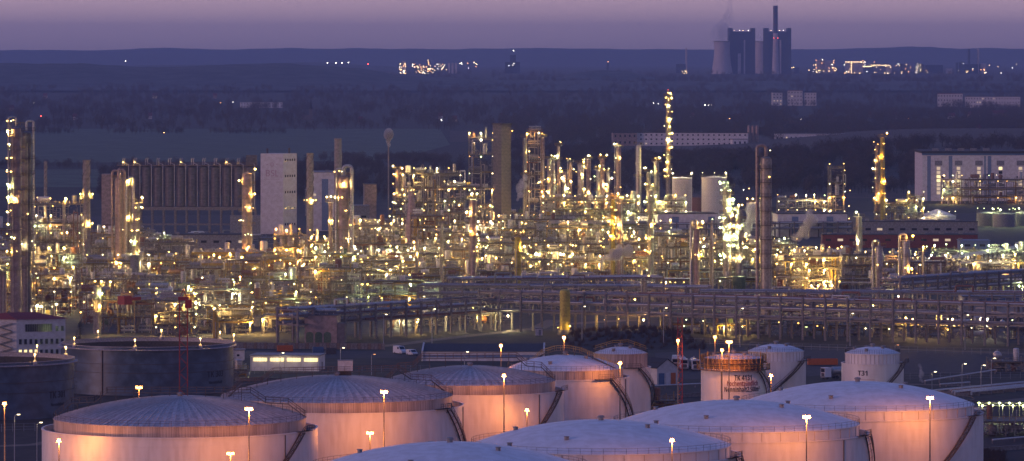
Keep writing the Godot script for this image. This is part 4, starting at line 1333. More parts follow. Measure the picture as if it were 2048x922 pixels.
	# concrete pump house with arched openings
	var ph := thing("pump_house", "pink-grey windowless block with dark arched doors, below the pipe rack", "building", ground(641, 686), "", -0.1)
	bx(ph, "block", M.column_pink, Vector3(0, 4.4, -5), Vector3(10.6, 8.8, 9.0))
	bx(ph, "roof_slab", M.concrete_dark, Vector3(0, 8.95, -5), Vector3(11.0, 0.25, 9.4))
	for k in 3:
		var ar := MB.new()
		var pts := PackedVector2Array([Vector2(-1.2, 0), Vector2(1.2, 0), Vector2(1.2, 2.6)])
		for j in range(1, 8): pts.append(Vector2(1.2 * cos(PI * j / 8.0), 2.6 + 0.9 * sin(PI * j / 8.0)))
		pts.append(Vector2(-1.2, 2.6))
		var ix := Geometry2D.triangulate_polygon(pts)
		for i in range(0, ix.size(), 3): ar.tri(Vector3(pts[ix[i]].x, pts[ix[i]].y, 0), Vector3(pts[ix[i + 1]].x, pts[ix[i + 1]].y, 0), Vector3(pts[ix[i + 2]].x, pts[ix[i + 2]].y, 0))
		part(ph, "arched_door", ar.done(), M.green_sheet, Vector3(-3.6 + k * 2.9, 0.1, -0.45))
	bx(ph, "stair_tower", M.concrete_dark, Vector3(6.6, 3.2, -3.0), Vector3(2.4, 6.4, 5.0))
	for k in 3: part(ph, "roof_drum", drum_mesh(0.8, 4.0), M.clad, Vector3(-2.5 + k * 2.6, 10.4, -4), 0.2)
	# kiosk on the bank, small boxes
	var ki := thing("kiosk", "small grey electrical kiosk on the grass below the yellow vessel", "kiosk", ground(1078, 671))
	flat_hall(ki, 2.4, 2.0, 2.2, M.plaster, M.grey_sheet)
	bx(ki, "door", M.pipe_grey, Vector3(0.3, 1.0, 0.03), Vector3(0.9, 1.8, 0.06))
	# yellow vessel before the rack
	var yv := thing("yellow_vessel", "tall yellow-green vessel on a concrete foot in front of the pipe rack", "vessel", ground(1130, 669))
	var ys := dist(669) / F
	part(yv, "shell", vessel_mesh(10.5 * ys, 80.0 * ys, 20), M.yellow_paint, Vector3.UP * 1.6)
	var fo := MB.new()
	fo.lathe([Vector2(2.6, 0), Vector2(2.3, 1.6), Vector2(0, 1.6)], 16)
	part(yv, "concrete_foot", fo.done(), M.concrete)
	var yr := MB.new()
	rails(yr, ring_points(2.3, 1.6, 0, TAU, 14), 1.1, 1.0, 0.07)
	part(yv, "railing", yr.done(), M.rail_yellow)
	lamp(yv, Vector3(-2.4, 2.4, 1.4), "warm", 8.0, 1.2)
	lamp(yv, Vector3(1.6, 3.0, 2.4), "warm", 8.0)
	# bank with dead shrubs
	var bm := MB.new()
	for i in 16:
		for j in 6:
			var f := func(u: float, v: float) -> Vector3:
				var p := ground(lerpf(1120, 1420, u), lerpf(700, 660, v))
				p.y = 3.0 * sin(PI * clampf(u, 0, 1)) * sin(PI * v) + 0.05
				return p
			bm.quad(f.call(i / 16.0, j / 6.0), f.call((i + 1) / 16.0, j / 6.0), f.call((i + 1) / 16.0, (j + 1) / 6.0), f.call(i / 16.0, (j + 1) / 6.0))
	struct_("bank", bm.done(), M.yard)
	var sm := shrub_mesh(11)
	var mm := MultiMesh.new()
	mm.transform_format = MultiMesh.TRANSFORM_3D
	mm.mesh = sm
	mm.instance_count = 420
	for i in 420:
		var u := rng.randf()
		var v := rng.randf()
		var p := ground(lerpf(1130, 1410, u), lerpf(699, 661, v))
		p.y = 3.0 * sin(PI * u) * sin(PI * v)
		if i > 300: p = ground(rng.randf_range(2000, 2048) - 40, 905 + rng.randf() * 30)
		mm.set_instance_transform(i, Transform3D(Basis(Vector3.UP, rng.randf() * TAU).scaled(Vector3.ONE * rng.randf_range(0.6, 1.5)), p))
	var si := MultiMeshInstance3D.new()
	si.name = "dead_shrubs"
	si.multimesh = mm
	si.material_override = M.shrub
	si.set_meta("kind", "stuff")
	add_child(si)
	tag(si, "brown leafless shrubs covering the bank below the pipe rack", "shrubs")
	# dark conifer beside the office
	var cf := thing("conifer_tree", "dark conifer standing between the office block and the open tank", "tree", ground(160, 700))
	var tr := MB.new()
	tr.lathe([Vector2(0.25, 0), Vector2(0.12, 7.5)], 8)
	part(cf, "trunk", tr.done(), M.bark)
	var cr := MB.new()
	for i in 900:
		var y := 0.9 + 8.2 * pow(rng.randf(), 1.3)
		var r := (1.0 - (y - 0.9) / 8.6) * 3.5 * rng.randf_range(0.35, 1.0)
		var b3d := rng.randf() * TAU
		var p := Vector3(sin(b3d) * r, y - r * 0.12, cos(b3d) * r)
		var out := Vector3(sin(b3d), -0.25, cos(b3d)) * rng.randf_range(0.3, 0.75)
		var sd := Vector3(cos(b3d), 0.1, -sin(b3d)) * rng.randf_range(0.1, 0.24)
		cr.tri(p - sd, p + sd, p + out)
	part(cf, "crown", cr.done(), M.conifer)
	# lamps of the yards
	for q in [[74, 848, 950, "slim hooked lamp beside the ribbed tank's lane", 3.0], [29, 832, 960, "hooked lamp beside the white floodlight mast", 3.0], [681, 698, 745, "slim lamp between the workshop and the car park", 4.0], [743, 711, 750, "orange lamp on the dark lawn before the vans", 5.0], [929, 706, 752, "small lamp standing before the long shed", 4.0], [864, 620, 688, "hooked lamp under the bend of the pipe rack", 3.0], [767, 631, 690, "hooked lamp before the pipe rack's thick posts", 3.0], [1164, 615, 688, "lamp standing on the shrub bank", 0.0], [1327, 618, 694, "lamp by the bank's end before the pipe rack", 3.0], [1480, 619, 694, "lamp before the pipe rack left of the green glow", 3.0], [1700, 629, 692, "hooked lamp on the roadside before the rack's middle", 4.0], [1930, 632, 700, "hooked lamp on the roadside before the rack's tan lane", 4.0], [1983, 719, 780, "tall lamp over the pipeline corridor", 3.0], [1962, 733, 786, "lower lamp beside the pipeline corridor", 3.0], [1924, 730, 790, "slim lamp beyond the pipeline corridor", 3.0], [1864, 746, 800, "lamp beside the white dome tank's far edge", 3.0], [560, 708, 743, "lamp on the workshop's forecourt", 3.0], [1735, 697, 716, "short amber lamp behind tank T31", 4.0], [1790, 692, 712, "amber post lamp on the road behind tank T31", 4.0], [55, 691, 712, "orange lamp before the office block", 5.0], [6, 683, 712, "orange lamp before the office block's blank wall", 5.0]]:
		street_lamp(q[0], q[1], q[2], q[3], q[4], "sodium_lamp" if "orange" in q[3] or "amber" in q[3] else "white_lamp")
	# the pipeline corridor at the right edge
	var pc := thing("pipeline_corridor", "bundle of pale pipelines on low sleepers crossing the yard", "pipeline", Vector3.ZERO)
	var P0 := ground(1885, 792)
	var P1 := ground(2300, 752)
	var dv := (P1 - P0).normalized()
	var sv := dv.cross(Vector3.UP)
	for k in 9:
		var mb := MB.new()
		var off := sv * (-6.0 + k * 1.5)
		var a0 := P0 + off + dv * rng.randf_range(0, 9) + Vector3.UP * 1.1
		var pts := [a0 - Vector3.UP * 0.9, a0]
		var m0 := P0.lerp(P1, 0.45) + off + Vector3.UP * 1.1
		if k % 3 == 1:
			pts.append_array([m0, m0 + Vector3.UP * 1.8, m0 + dv * 5.0 + Vector3.UP * 1.8, m0 + dv * 5.0])
		pts.append(P1 + off + Vector3.UP * 1.1)
		mb.path(pts, rng.randf_range(0.14, 0.3), 8)
		part(pc, "pipe", mb.done(), M[["pipe_white", "clad", "pipe_white", "pipe_rust"][k % 4]])
	for k in 18:
		var p := P0.lerp(P1, (k + 0.3) / 18.0)
		bx(pc, "sleeper", M.concrete, p + Vector3.UP * 0.45, Vector3(0.5, 0.9, 14.0), atan2(-dv.z, dv.x))
	for q in [[[1850, 770], [1990, 748], 1.2], [[1880, 774], [1940, 770], 0.8], [[1300, 779], [1450, 772], 1.0], [[1985, 888], [2200, 868], 1.0], [[1790, 779], [1640, 786], 1.4]]:
		var ln := thing("pipeline", ["pale single pipeline slanting over the dark lawn", "short pale pipe lying on the dark lawn", "pale pipe behind the small lorry yard tanks", "pale pipe at the picture's dark lower corner lawn", "pale pipe behind the smooth white dome"][[1.2, 0.8, 1.0, 1.0, 1.4].find(q[2])] if q[0][0] != 1985 else "pale pipe crossing the dark lawn by the dry bush", "pipeline", Vector3.ZERO)
		var a2 = ground(q[0][0], q[0][1]) + Vector3.UP * q[2]
		var b4 = ground(q[1][0], q[1][1]) + Vector3.UP * q[2]
		var mb := MB.new()
		mb.tube(a2, b4, 0.22, 8)
		part(ln, "pipe", mb.done(), M.pipe_white)
		for k in 6:
			var p = a2.lerp(b4, k / 5.0)
			bx(ln, "support", M.concrete, Vector3(p.x, p.y * 0.5 - 0.1, p.z), Vector3(0.3, p.y - 0.15, 0.5))
	# manifold with greenish lamps behind the white dome's edge, valve stations
	unit(2030, 868, 150, 838, 16.0, "low pump manifold under rows of greenish lamps beside the white dome", {"name": "pump_manifold", "lamps": 0.0, "fine": 40, "storey": 2.6})
	var gl2 := thing("lamp_gantry", "low gantry carrying greenish-white lamps over the pump manifold", "gantry", ground(2010, 850))
	for k in 12:
		var x := -5.0 + (k % 6) * 2.6
		var z := -8.0 - (k / 6) * 9.0
		bx(gl2, "post", M.steel, Vector3(x, 2.2, z), Vector3(0.12, 4.4, 0.12))
		lamp(gl2, Vector3(x, 4.5, z + 0.2), "green", 8.0, 1.3)
	for k in 2: bx(gl2, "beam", M.steel, Vector3(1.5, 4.35, -8.0 - k * 9.0), Vector3(14.0, 0.15, 0.15))
	unit(2010, 742, 70, 722, 6.0, "small valve station with two lamps on the lawn before the road", {"name": "valve_station", "lamps": 0.25, "fine": 40, "storey": 2.4})
	unit(478, 758, 34, 738, 5.0, "small valve station beside the dark open tank and the workshop", {"name": "valve_station", "lamps": 0.3, "lamp": "green", "fine": 50, "storey": 2.6})
	unit(1318, 818, 60, 800, 6.0, "rusty pipe manifold at the foot of the small orange-lit tank", {"name": "valve_station", "lamps": 0.4, "lamp": "amber", "fine": 60, "fine_mat": "ochre", "storey": 2.2})

func shrub_mesh(sd: int) -> ArrayMesh:
	var r := RandomNumberGenerator.new()
	r.seed = sd
	var mb := MB.new()
	for i in 46:
		var a := r.randf() * TAU
		var e := r.randf_range(0.3, 1.4)
		var d := Vector3(sin(a) * cos(e), sin(e), cos(a) * cos(e))
		var l := r.randf_range(0.6, 1.7)
		var s := d.cross(Vector3.UP).normalized() * 0.035
		var p := Vector3(r.randf_range(-0.4, 0.4), 0, r.randf_range(-0.4, 0.4))
		mb.tri(p - s, p + s, p + d * l)
		mb.tri(p + d * l * 0.5 - s, p + d * l * 0.5 + s, p + d * l * 0.7 + Vector3(r.randf_range(-0.5, 0.5), 0.4, r.randf_range(-0.5, 0.5)))
	return mb.done()

# ---------------------------------------------------------------- the refinery
const LANDMARKS := [[40, "the twin lit tower at the edge"], [91, "the thin straked stack"], [173, "the stout straked stack"], [240, "the tall bundled pipes"], [375, "the row of dark silos"], [494, "the slim column beside the silos"], [560, "the white BSL tower"], [620, "the straked stack by the BSL tower"], [683, "the broad pink column"], [777, "the thin steaming vent"], [823, "the cone-topped furnace"], [945, "the brown column"], [1004, "the windowless grey tower"], [1085, "the lattice-backed columns"], [1160, "the cluster of small columns"], [1226, "the yellow column"], [1302, "the ringed grey column"], [1336, "the tall lamp-strung tower"], [1393, "the slim twin column"], [1453, "the brightly ringed column"], [1530, "the big silver column"], [1625, "the pink cone-roofed tanks"], [1718, "the short dark column"], [1764, "the yellow flare riser"], [1812, "the silver hooked column"], [1900, "the red factory hall"], [1990, "the white blue-striped hall"]]

func place_words(px: float, py: float, skip := 0) -> String:
	var best := LANDMARKS.duplicate()
	best.sort_custom(func(a, b): return absf(a[0] - px) < absf(b[0] - px))
	var q: Array = best[skip]
	var off := absf(q[0] - px)
	var how := "below" if off < 45 else "near"
	if py < 520: how = "behind" if off < 45 else "beyond"
	elif py > 600: how = "well below" if off < 45 else "down from"
	return "%s %s" % [how, q[1]]

func unit_label(px: float, py: float, floors: int, words: Array) -> String:
	var count: String = ["one", "one", "two", "three", "four", "five", "six", "seven", "eight", "nine", "ten", "many", "many", "many"][mini(floors, 13)]
	for skip in 4:
		for w in words:
			var s := "%s-level %s, %s" % [count, w, place_words(px, py, skip)]
			if not labels.has(s):
				labels[s] = true
				return s
	return "%s-level %s, %s" % [count, words[0], place_words(px, py)]

func skyline(px: float) -> float:
	var pts := [[-400, 440], [150, 440], [200, 455], [330, 470], [345, 515], [520, 512], [560, 495], [640, 480], [760, 452], [800, 400], [930, 395], [1000, 420], [1100, 400], [1270, 402], [1310, 455], [1420, 470], [1560, 490], [1640, 500], [1830, 515], [1900, 520], [2500, 540]]
	for i in pts.size() - 1:
		if px < pts[i + 1][0]: return lerpf(pts[i][1], pts[i + 1][1], (px - pts[i][0]) / (pts[i + 1][0] - pts[i][0]))
	return 540.0

func rack(pa: Array, pb: Array, h: float, wide: float, label: String, o := {}) -> void:
	# a pipe bridge between two ground pixels
	var A := ground(pa[0], pa[1])
	var B := ground(pb[0], pb[1])
	var t := thing("pipe_rack", label, "pipe rack", Vector3.ZERO, "pipe racks of the refinery")
	var dv := (B - A).normalized()
	var sv := dv.cross(Vector3.UP)
	var turn := atan2(-dv.z, dv.x)
	var n := int(A.distance_to(B) / o.get("bay", 8.2)) + 1
	var tiers: Array = o.get("tiers", [0.55, 0.78, 0.97])
	var pm: Material = M[o.get("post", "concrete")]
	for i in n + 1:
		var p := A.lerp(B, float(i) / n)
		for s in [-1, 1]:
			bx(t, "post", pm, p + sv * wide * 0.5 * s + Vector3.UP * h * 0.5, Vector3(0.6, h, 0.6), turn)
		for f in tiers:
			bx(t, "crossbeam", pm, p + Vector3.UP * (h * f - 0.35), Vector3(0.4, 0.5, wide + 1.4), turn)
	for f in tiers:
		for s in [-1, 1]:
			var mb := MB.new()
			mb.bar(A + sv * wide * 0.5 * s + Vector3.UP * (h * f - 0.3), B + sv * wide * 0.5 * s + Vector3.UP * (h * f - 0.3), 0.25, 0.45)
			part(t, "long_beam", mb.done(), M.steel)
		var np := int(wide / 0.95)
		for k in np:
			if rng.randf() < 0.12: continue
			var pr := rng.randf_range(0.14, 0.38)
			var off = sv * (-wide * 0.5 + (k + 0.5) * wide / np) + Vector3.UP * (h * f + pr - 0.1)
			var a = A.lerp(B, 0.0 if rng.randf() < 0.6 else rng.randf() * 0.5) + off
			var b = A.lerp(B, 1.0 if rng.randf() < 0.6 else rng.randf_range(0.5, 1.0)) + off
			var pts := [a]
			if rng.randf() < 0.45:
				var c = a.lerp(b, rng.randf_range(0.2, 0.7))
				var up := Vector3.UP * rng.randf_range(0.9, 2.2)
				pts.append_array([c, c + up, c + up + dv * 6.0, c + dv * 6.0])
			pts.append(b)
			var mb := MB.new()
			mb.path(pts, pr, 8)
			part(t, "pipe", mb.done(), M[["pipe_white", "clad", "pipe_grey", "pipe_grey", "clad", "pipe_rust", "pipe_white"][rng.randi_range(0, 6)]])
	var fine := MB.new()
	for k in n * 24:
		var p := A.lerp(B, rng.randf()) + sv * wide * rng.randf_range(-0.52, 0.52) + Vector3.UP * h * rng.randf_range(0.45, 1.05)
		var q := rng.randf()
		fine.bar(p, p + (dv * rng.randf_range(1, 4) if q < 0.5 else Vector3.UP * rng.randf_range(0.5, 2.0)), rng.randf_range(0.06, 0.14))
	var fp := part(t, "small_pipework", fine.done(), M.clad)
	fp.set_meta("kind", "stuff")
	if o.get("brace", true):
		for i in n:
			if i % 3: continue
			var p := A.lerp(B, float(i) / n)
			var q := A.lerp(B, float(i + 1) / n)
			var mb := MB.new()
			mb.bar(p + sv * wide * 0.5 + Vector3.UP * h * tiers[0], q + sv * wide * 0.5 + Vector3.UP * h * 0.95, 0.16)
			mb.bar(q + sv * wide * 0.5 + Vector3.UP * h * tiers[0], p + sv * wide * 0.5 + Vector3.UP * h * 0.95, 0.16)
			part(t, "brace", mb.done(), M.steel)
	for i in n:
		if rng.randf() < o.get("lamps", 0.3):
			var p := A.lerp(B, (i + rng.randf()) / n)
			lamp(t, p + sv * wide * rng.randf_range(-0.4, 0.5) + Vector3.UP * (h * tiers[0] - rng.randf_range(1.0, 2.6)), "")

func air_cooler(px: float, ybase: float, wpx: float, ytop: float, label: String, o := {}) -> void:
	# fans in round hoods under a raised deck, lamps glowing below
	var d := dist(ybase)
	var s := d / F
	var w := wpx * s
	var h := (ybase - ytop) * s
	var t := thing("air_cooler", label, "air cooler", spot(px, d), "air cooler decks")
	var n := maxi(2, int(round(w / 4.6)))
	var bw := w / n
	for i in n + 1:
		for z in [-3.5, 3.5]: bx(t, "post", M.steel, Vector3(-w * 0.5 + i * bw, h * 0.5 - 0.6, z), Vector3(0.35, h - 1.2, 0.35))
	bx(t, "tube_deck", M[o.get("mat", "ochre")], Vector3(0, h - 1.6, 0), Vector3(w + 0.5, 1.0, 7.6))
	for i in n:
		var x := -w * 0.5 + (i + 0.5) * bw
		var mb := MB.new()
		mb.lathe([Vector2(bw * 0.47, 0), Vector2(bw * 0.38, 0.9), Vector2(bw * 0.38, 1.3), Vector2(bw * 0.30, 1.32), Vector2(bw * 0.30, 0.6)], 16, Vector3(x, h - 1.1, 0.4))
		part(t, "fan_hood", mb.done(), M[o.get("hood", "clad_warm")])
		if rng.randf() < o.get("lit", 0.75):
			lamp(t, Vector3(x + rng.randf_range(-0.8, 0.8), h - 3.1, 3.9), o.get("lamp", "warm"), LAMP_ENERGY * 0.6 if i % 2 == 0 else 0.0)
	var rl := MB.new()
	rails(rl, [Vector3(-w * 0.5, h - 2.6, -4.2), Vector3(-w * 0.5, h - 2.6, 4.4), Vector3(w * 0.5, h - 2.6, 4.4), Vector3(w * 0.5, h - 2.6, -4.2)], 1.1, 1.4, 0.08)
	part(t, "walkway_railing", rl.done(), M.rail_yellow)
	bx(t, "walkway", M.grating, Vector3(0, h - 2.65, 4.0), Vector3(w, 0.08, 1.0))
	for k in n * 2:
		var mb := MB.new()
		var x := rng.randf_range(-w * 0.5, w * 0.5)
		var z := rng.randf_range(1.0, 4.6)
		mb.path([Vector3(x, 0, z), Vector3(x, h - 2.9, z), Vector3(x + rng.randf_range(-3, 3), h - 2.9, z)], rng.randf_range(0.1, 0.2), 6)
		part(t, "pipe", mb.done(), M.clad_warm)

func small_tank(px: float, ybase: float, wpx: float, hpx: float, label: String, m: String, cone := 0.25, lamps := 0, kind := "") -> Node3D:
	var d := dist(ybase)
	var s := d / F
	var r := wpx * s * 0.5
	var h := hpx * s
	var t := thing("small_tank", label, "storage tank", spot(px, d), "small tanks inside the refinery")
	var mb := MB.new()
	mb.lathe([Vector2(r, 0), Vector2(r, h * 0.5), Vector2(r + 0.06, h * 0.5), Vector2(r + 0.06, h * 0.53), Vector2(r, h * 0.53), Vector2(r, h)], 32)
	part(t, "shell", mb.done(), M[m])
	var rf := MB.new()
	rf.lathe([Vector2(r + 0.2, h - 0.05), Vector2(r + 0.2, h + 0.1), Vector2(r * 0.12, h + r * cone), Vector2(0, h + r * cone + 0.3)], 32)
	part(t, "roof", rf.done(), M[m])
	var rl := MB.new()
	rails(rl, ring_points(r + 0.1, h + 0.1, 0, TAU, 24), 1.1, 1.6, 0.07)
	part(t, "railing", rl.done(), M.steel)
	for k in lamps:
		var a := -1.2 + 2.4 * k / maxi(1, lamps - 1)
		var p := Vector3(sin(a) * r, h, cos(a) * r)
		bx(t, "lamp_post", M.steel, p + Vector3.UP * 1.3, Vector3(0.1, 2.6, 0.1))
		lamp(t, p + Vector3.UP * 2.7, kind, -1.0, 1.4)
	return t

func fill_rows() -> void:
	var rows := [668.0, 650.0, 633.0, 616.0, 600.0, 585.0, 571.0, 558.0, 545.0, 532.0, 519.0, 505.0, 490.0, 474.0, 458.0]
	var words := ["steel frame with pale drums", "pipe frame with yellow handrails", "exchanger frame hung with pipes", "crowded steel vessel deck", "pump and drum frame with lamps", "braced pipe-laced steel structure"]
	for ri in rows.size():
		var y: float = rows[ri]
		var x := -60.0 + rng.randf_range(0, 40)
		while x < 2110.0:
			var wide := rng.randf_range(60, 125)
			var cx := x + wide * 0.5
			x += wide + rng.randf_range(4, 26)
			var sky_y := skyline(cx)
			if y < sky_y + 22: continue
			# open ground, halls and racks stay free
			if y > 655 and cx > 560: continue
			if y > 632 and cx > 640: continue
			if y > 596 and cx > 820: continue
			if cx > 1160 and cx < 1300 and y > 578: continue
			if y > 640 and cx < 140: continue
			if cx > 1600 and cx < 1960 and y < 505: continue
			if cx > 1950 and y > 565 and y < 625 : continue
			var s := dist(y) / F
			var hm := rng.randf_range(6.5, 13.0)
			if rng.randf() < 0.22: hm = rng.randf_range(14.0, 21.0)
			if cx > 840 and y > 560: hm *= 0.6
			var top := maxf(y - hm / s, sky_y + rng.randf_range(-6, 14))
			if y - top < 14: continue
			var lit := 0.55
			if cx > 840 and y > 565: lit = 0.12
			elif cx < 330: lit = 0.30
			elif cx > 1850: lit = 0.26
			var fl := maxi(1, int(round((y - top) * s / 4.6)))
			unit(cx, y + rng.randf_range(-3, 3), wide, top, rng.randf_range(7, 13), unit_label(cx, y, fl, words), {"lamps": lit * pow(3.0, rng.randf_range(-1.7, 1.0)), "mat": ["steel", "steel_brown", "steel_olive", "steel"][rng.randi_range(0, 3)]})

func build_refinery() -> void:
	# tall columns and stacks, placed by their feet
	column(32, 240, 648, 21, "tall lamp-strung tower with side platforms at the plant's end", {"ring": true, "plats": 12, "side": -1, "lamps": 3, "mat": "column_pink", "lit": 0.95, "pipes": [[-1.3, 0.3, 0.5]]})
	column(53, 250, 640, 19, "dark companion column behind the lamp-strung end tower", {"plats": 10, "ring": true, "dark": true, "lit": 0.15, "mat": "column_dark", "pipes": [[1.4, 0.4, 0.3]]})
	stack(91, 323, 520, 6.5, "thin straked chimney beyond the lamp-strung end tower", 0.75)
	stack(173, 320, 540, 15, "stout straked chimney with one railed platform", 0.42, {"plats": [397, 455]})
	column(237, 350, 560, 15, "grey column with hooked overhead pipe before the first silo", {"plats": 2, "lit": 0.3, "pipes": [[-1.4, 0.5], [0.2, 0.6], [1.3, 0.55]], "pipe_mat": "column_pink", "mat": "column_pink"})
	column(258, 366, 556, 8, "slim pipe-like column beside the hooked one", {"plats": 2, "lit": 0.2, "pipes": [[1.2, 0.6], [-0.6, 0.4]], "pipe_mat": "clad"})
	column(273, 400, 570, 11, "short brightly lit column below the silo row", {"plats": 6, "lamps": 4, "lit": 1.0})
	column(494, 340, 545, 21, "pink column with lit ring platforms at the end of the silo row", {"ring": true, "plats": 6, "lamps": 3, "lit": 0.95, "mat": "column_pink"})
	stack(620, 306, 530, 14, "straked chimney beside the white BSL tower", 0.40, {"plats": [409]})
	stack(676, 277, 500, 15, "plain grey chimney behind the broad pink column", 0.0, {"mat": "stack_grey"})
	column(687, 345, 590, 22, "broad pink column with lit platforms before the plain chimney", {"ring": true, "plats": 7, "lamps": 3, "mat": "column_pink", "lit": 0.95, "pipes": [[1.3, 0.7], [-1.2, 0.4]]})
	column(661, 398, 585, 8, "slim pink column beside the broad pink one", {"plats": 3, "mat": "column_pink"})
	var vs := stack(777, 292, 470, 3.0, "very thin vent pipe with a steam plume on top", 0.0)
	column(795, 335, 455, 9, "short lit column beyond the thin vent", {"plats": 5, "side": -1, "lamps": 2, "lit": 1.0})
	column(808, 345, 455, 8, "short silver column beside the lit one beyond the vent", {"plats": 2, "lit": 0.2, "mat": "clad"})
	column(946, 392, 590, 14, "brown round column below the windowless grey tower", {"ring": true, "plats": 4, "mat": "column_pink", "lamps": 3})
	column(834, 470, 580, 5, "slim brown column below the cone-topped furnace", {"plats": 2})
	column(884, 440, 590, 6, "slim column before the tall furnace frame", {"plats": 3})
	column(1050, 268, 470, 8, "dark round column linked by a bridge to the windowless tower", {"plats": 4, "lit": 0.5, "mat": "pipe_grey", "lamp": "warm"})
	column(1085, 268, 460, 8, "brown column at the end of the high bridge", {"plats": 3, "lit": 0.6, "mat": "column_pink"})
	for q in [[1099, 314, 440, 9], [1107, 320, 450, 6], [1117, 286, 440, 6], [1141, 320, 440, 6], [1160, 322, 455, 9], [1164, 326, 470, 8], [1177, 314, 440, 9], [1196, 336, 450, 7], [1205, 312, 470, 8], [1237, 290, 440, 10], [1216, 340, 450, 6], [1129, 340, 450, 7]]:
		column(q[0], q[1], q[2], q[3], "small column in the lit cluster behind the yellow column", {"plats": 4, "lamps": 2, "lit": 0.8, "mat": ["clad", "column_pink", "pipe_grey", "clad_warm"][int(q[0]) % 4], "group": "cluster of small columns"})
	column(1226, 392, 575, 9, "yellow-lit slim column standing before the small cluster", {"plats": 5, "mat": "yellow_paint", "lamps": 3, "lamp": "amber"})
	column(1240, 400, 575, 12, "pink column beside the yellow-lit slim one", {"plats": 5, "mat": "column_pink", "lamps": 3, "lamp": "warm"})
	column(1036, 470, 590, 13, "yellow painted column before the windowless tower", {"plats": 3, "mat": "yellow_paint", "lamps": 2})
	column(1277, 284, 455, 11, "smooth silver column with a hooked top beyond the grey ringed one", {"plats": 2, "lit": 0.4, "mat": "clad"})
	column(1302, 372, 580, 11, "grey ringed column with lit platforms", {"ring": true, "plats": 6, "lamps": 3, "mat": "clad_warm"})
	column(1336, 184, 455, 8, "very tall lamp-strung tower with a red beacon", {"plats": 13, "lamps": 3, "lit": 1.0, "mat": "clad_warm", "beacon": true, "from": 0.3})
	column(1313, 318, 470, 10, "squat crowned column beside the very tall tower", {"plats": 4, "lamps": 3, "lit": 1.0})
	column(1297, 340, 470, 8, "short lit column left of the squat crowned one", {"plats": 3, "lamps": 3})
	column(1290, 560, 640, 9, "slim column before the covered pipe bridges", {"plats": 1, "lit": 0.3})
	column(1393, 450, 620, 12, "slim twin column with a lit head platform", {"ring": true, "plats": 2, "lamps": 3, "pipes": [[-1.3, 0.5]], "mat": "column_pink"})
	column(1424, 442, 600, 6, "thin hooked column beside the brightly ringed one", {"plats": 2})
	column(1454, 368, 580, 16, "brightly ringed column hung with lamps on every level", {"ring": true, "plats": 9, "lamps": 4, "lit": 1.0, "lamp": "green"})
	column(1478, 415, 580, 14, "lamp-ringed companion of the brightly ringed column", {"ring": true, "plats": 6, "lamps": 4, "lit": 1.0})
	column(1532, 303, 630, 23, "big silver column with dark rings and a hooked side pipe", {"ring": true, "dark": true, "plats": 9, "lit": 0.2, "mat": "clad_warm", "pipes": [[-1.5, 0.6, 0.05]], "pipe_mat": "column_pink"})
	column(1718, 430, 540, 11, "short dark column before the red factory hall", {"plats": 3, "lit": 0.5})
	column(1754, 285, 455, 8, "pink half of the twin riser, hung with side lamps", {"plats": 7, "side": -1, "lamps": 1, "lit": 1.0, "mat": "column_pink"})
	column(1765, 268, 456, 9, "yellow half of the twin riser with lamps at its top", {"plats": 6, "lamps": 3, "lamp": "amber", "lit": 1.0, "mat": "yellow_paint"})
	column(1758, 490, 612, 15, "silver column with a hooked pipe, before the dark column", {"plats": 2, "lit": 0.5, "mat": "clad", "pipes": [[-1.4, 0.45]]})
	column(1812, 478, 606, 16, "silver hooked column hung with amber lamps", {"ring": true, "plats": 3, "lamps": 3, "lamp": "amber", "mat": "clad", "pipes": [[-1.4, 0.5]]})
	column(1846, 500, 600, 5, "thin column right of the silver hooked one", {"plats": 2})
	column(195, 570, 668, 16, "stout lit column behind the dark open tank", {"plats": 3, "lamps": 3, "mat": "clad_warm"})
	column(271, 510, 585, 22, "broad bullet-shaped vessel before the pink cone roofs", {"plats": 1, "lit": 0.5, "mat": "pipe_grey"})
	column(430, 620, 676, 9, "short tan vessel behind the dark open tank", {"plats": 1, "mat": "ochre"})
	for q in [[8, 540], [1, 545]]: column(q[0], q[1], 660, 10, "pale pipe-like column at the plant's very edge", {"plats": 1, "lit": 0.3, "mat": "column_pink", "group": "pale columns at the plant's edge"})
	# windowless grey tower with a cap and a bridge
	var gt := thing("grey_tower", "tall windowless grey tower with a dark cap above the plant", "tower", spot(1004, dist(470)), "", 0.72)
	var gs := dist(470) / F
	var gh := (470 - 249) * gs
	bx(gt, "shaft", M.concrete_dark, Vector3(0, gh * 0.5, 0), Vector3(26 * gs, gh, 26 * gs))
	bx(gt, "cap", M.stack_dark, Vector3(0, gh + 0.3, 0), Vector3(28.5 * gs, 0.7, 28.5 * gs))
	for k in 3: lamp(gt, Vector3(13.6 * gs, gh - 3.0 - k * 0.1, -4 + 4 * k), "amber", 2.0)
	for k in 14: bx(gt, "formwork_joint", M.stack_dark, Vector3(0, gh * (k + 1) / 15.0, 0), Vector3(26 * gs + 0.05, 0.06, 26 * gs + 0.05))
	unit(961, 475, 46, 275, 11, "tall narrow furnace frame hung with lamps beside the windowless tower", {"storey": 9.0, "lamps": 0.8, "gear": 0.9})
	unit(1068, 465, 30, 262, 9, "tall dark lattice frame linked to the windowless tower", {"storey": 8.0, "lamps": 0.35, "lamp": "amber", "mat": "steel_brown"})
	unit(862, 490, 116, 345, 16, "massive lamp-strewn reactor frame beside the tall furnace", {"storey": 7.0, "lamps": 0.85, "gear": 0.95, "pipes": 2.0})
	unit(918, 500, 60, 372, 12, "upright pipe-laced frame left of the windowless tower", {"storey": 6.0, "lamps": 0.6, "gear": 0.8})
	unit(1340, 470, 60, 400, 12, "lamp-crowded frame at the foot of the very tall tower", {"lamps": 0.9, "gear": 0.9})
	unit(1180, 470, 190, 400, 16, "long lamp-strewn deck carrying the small column cluster", {"lamps": 0.85, "gear": 0.9})
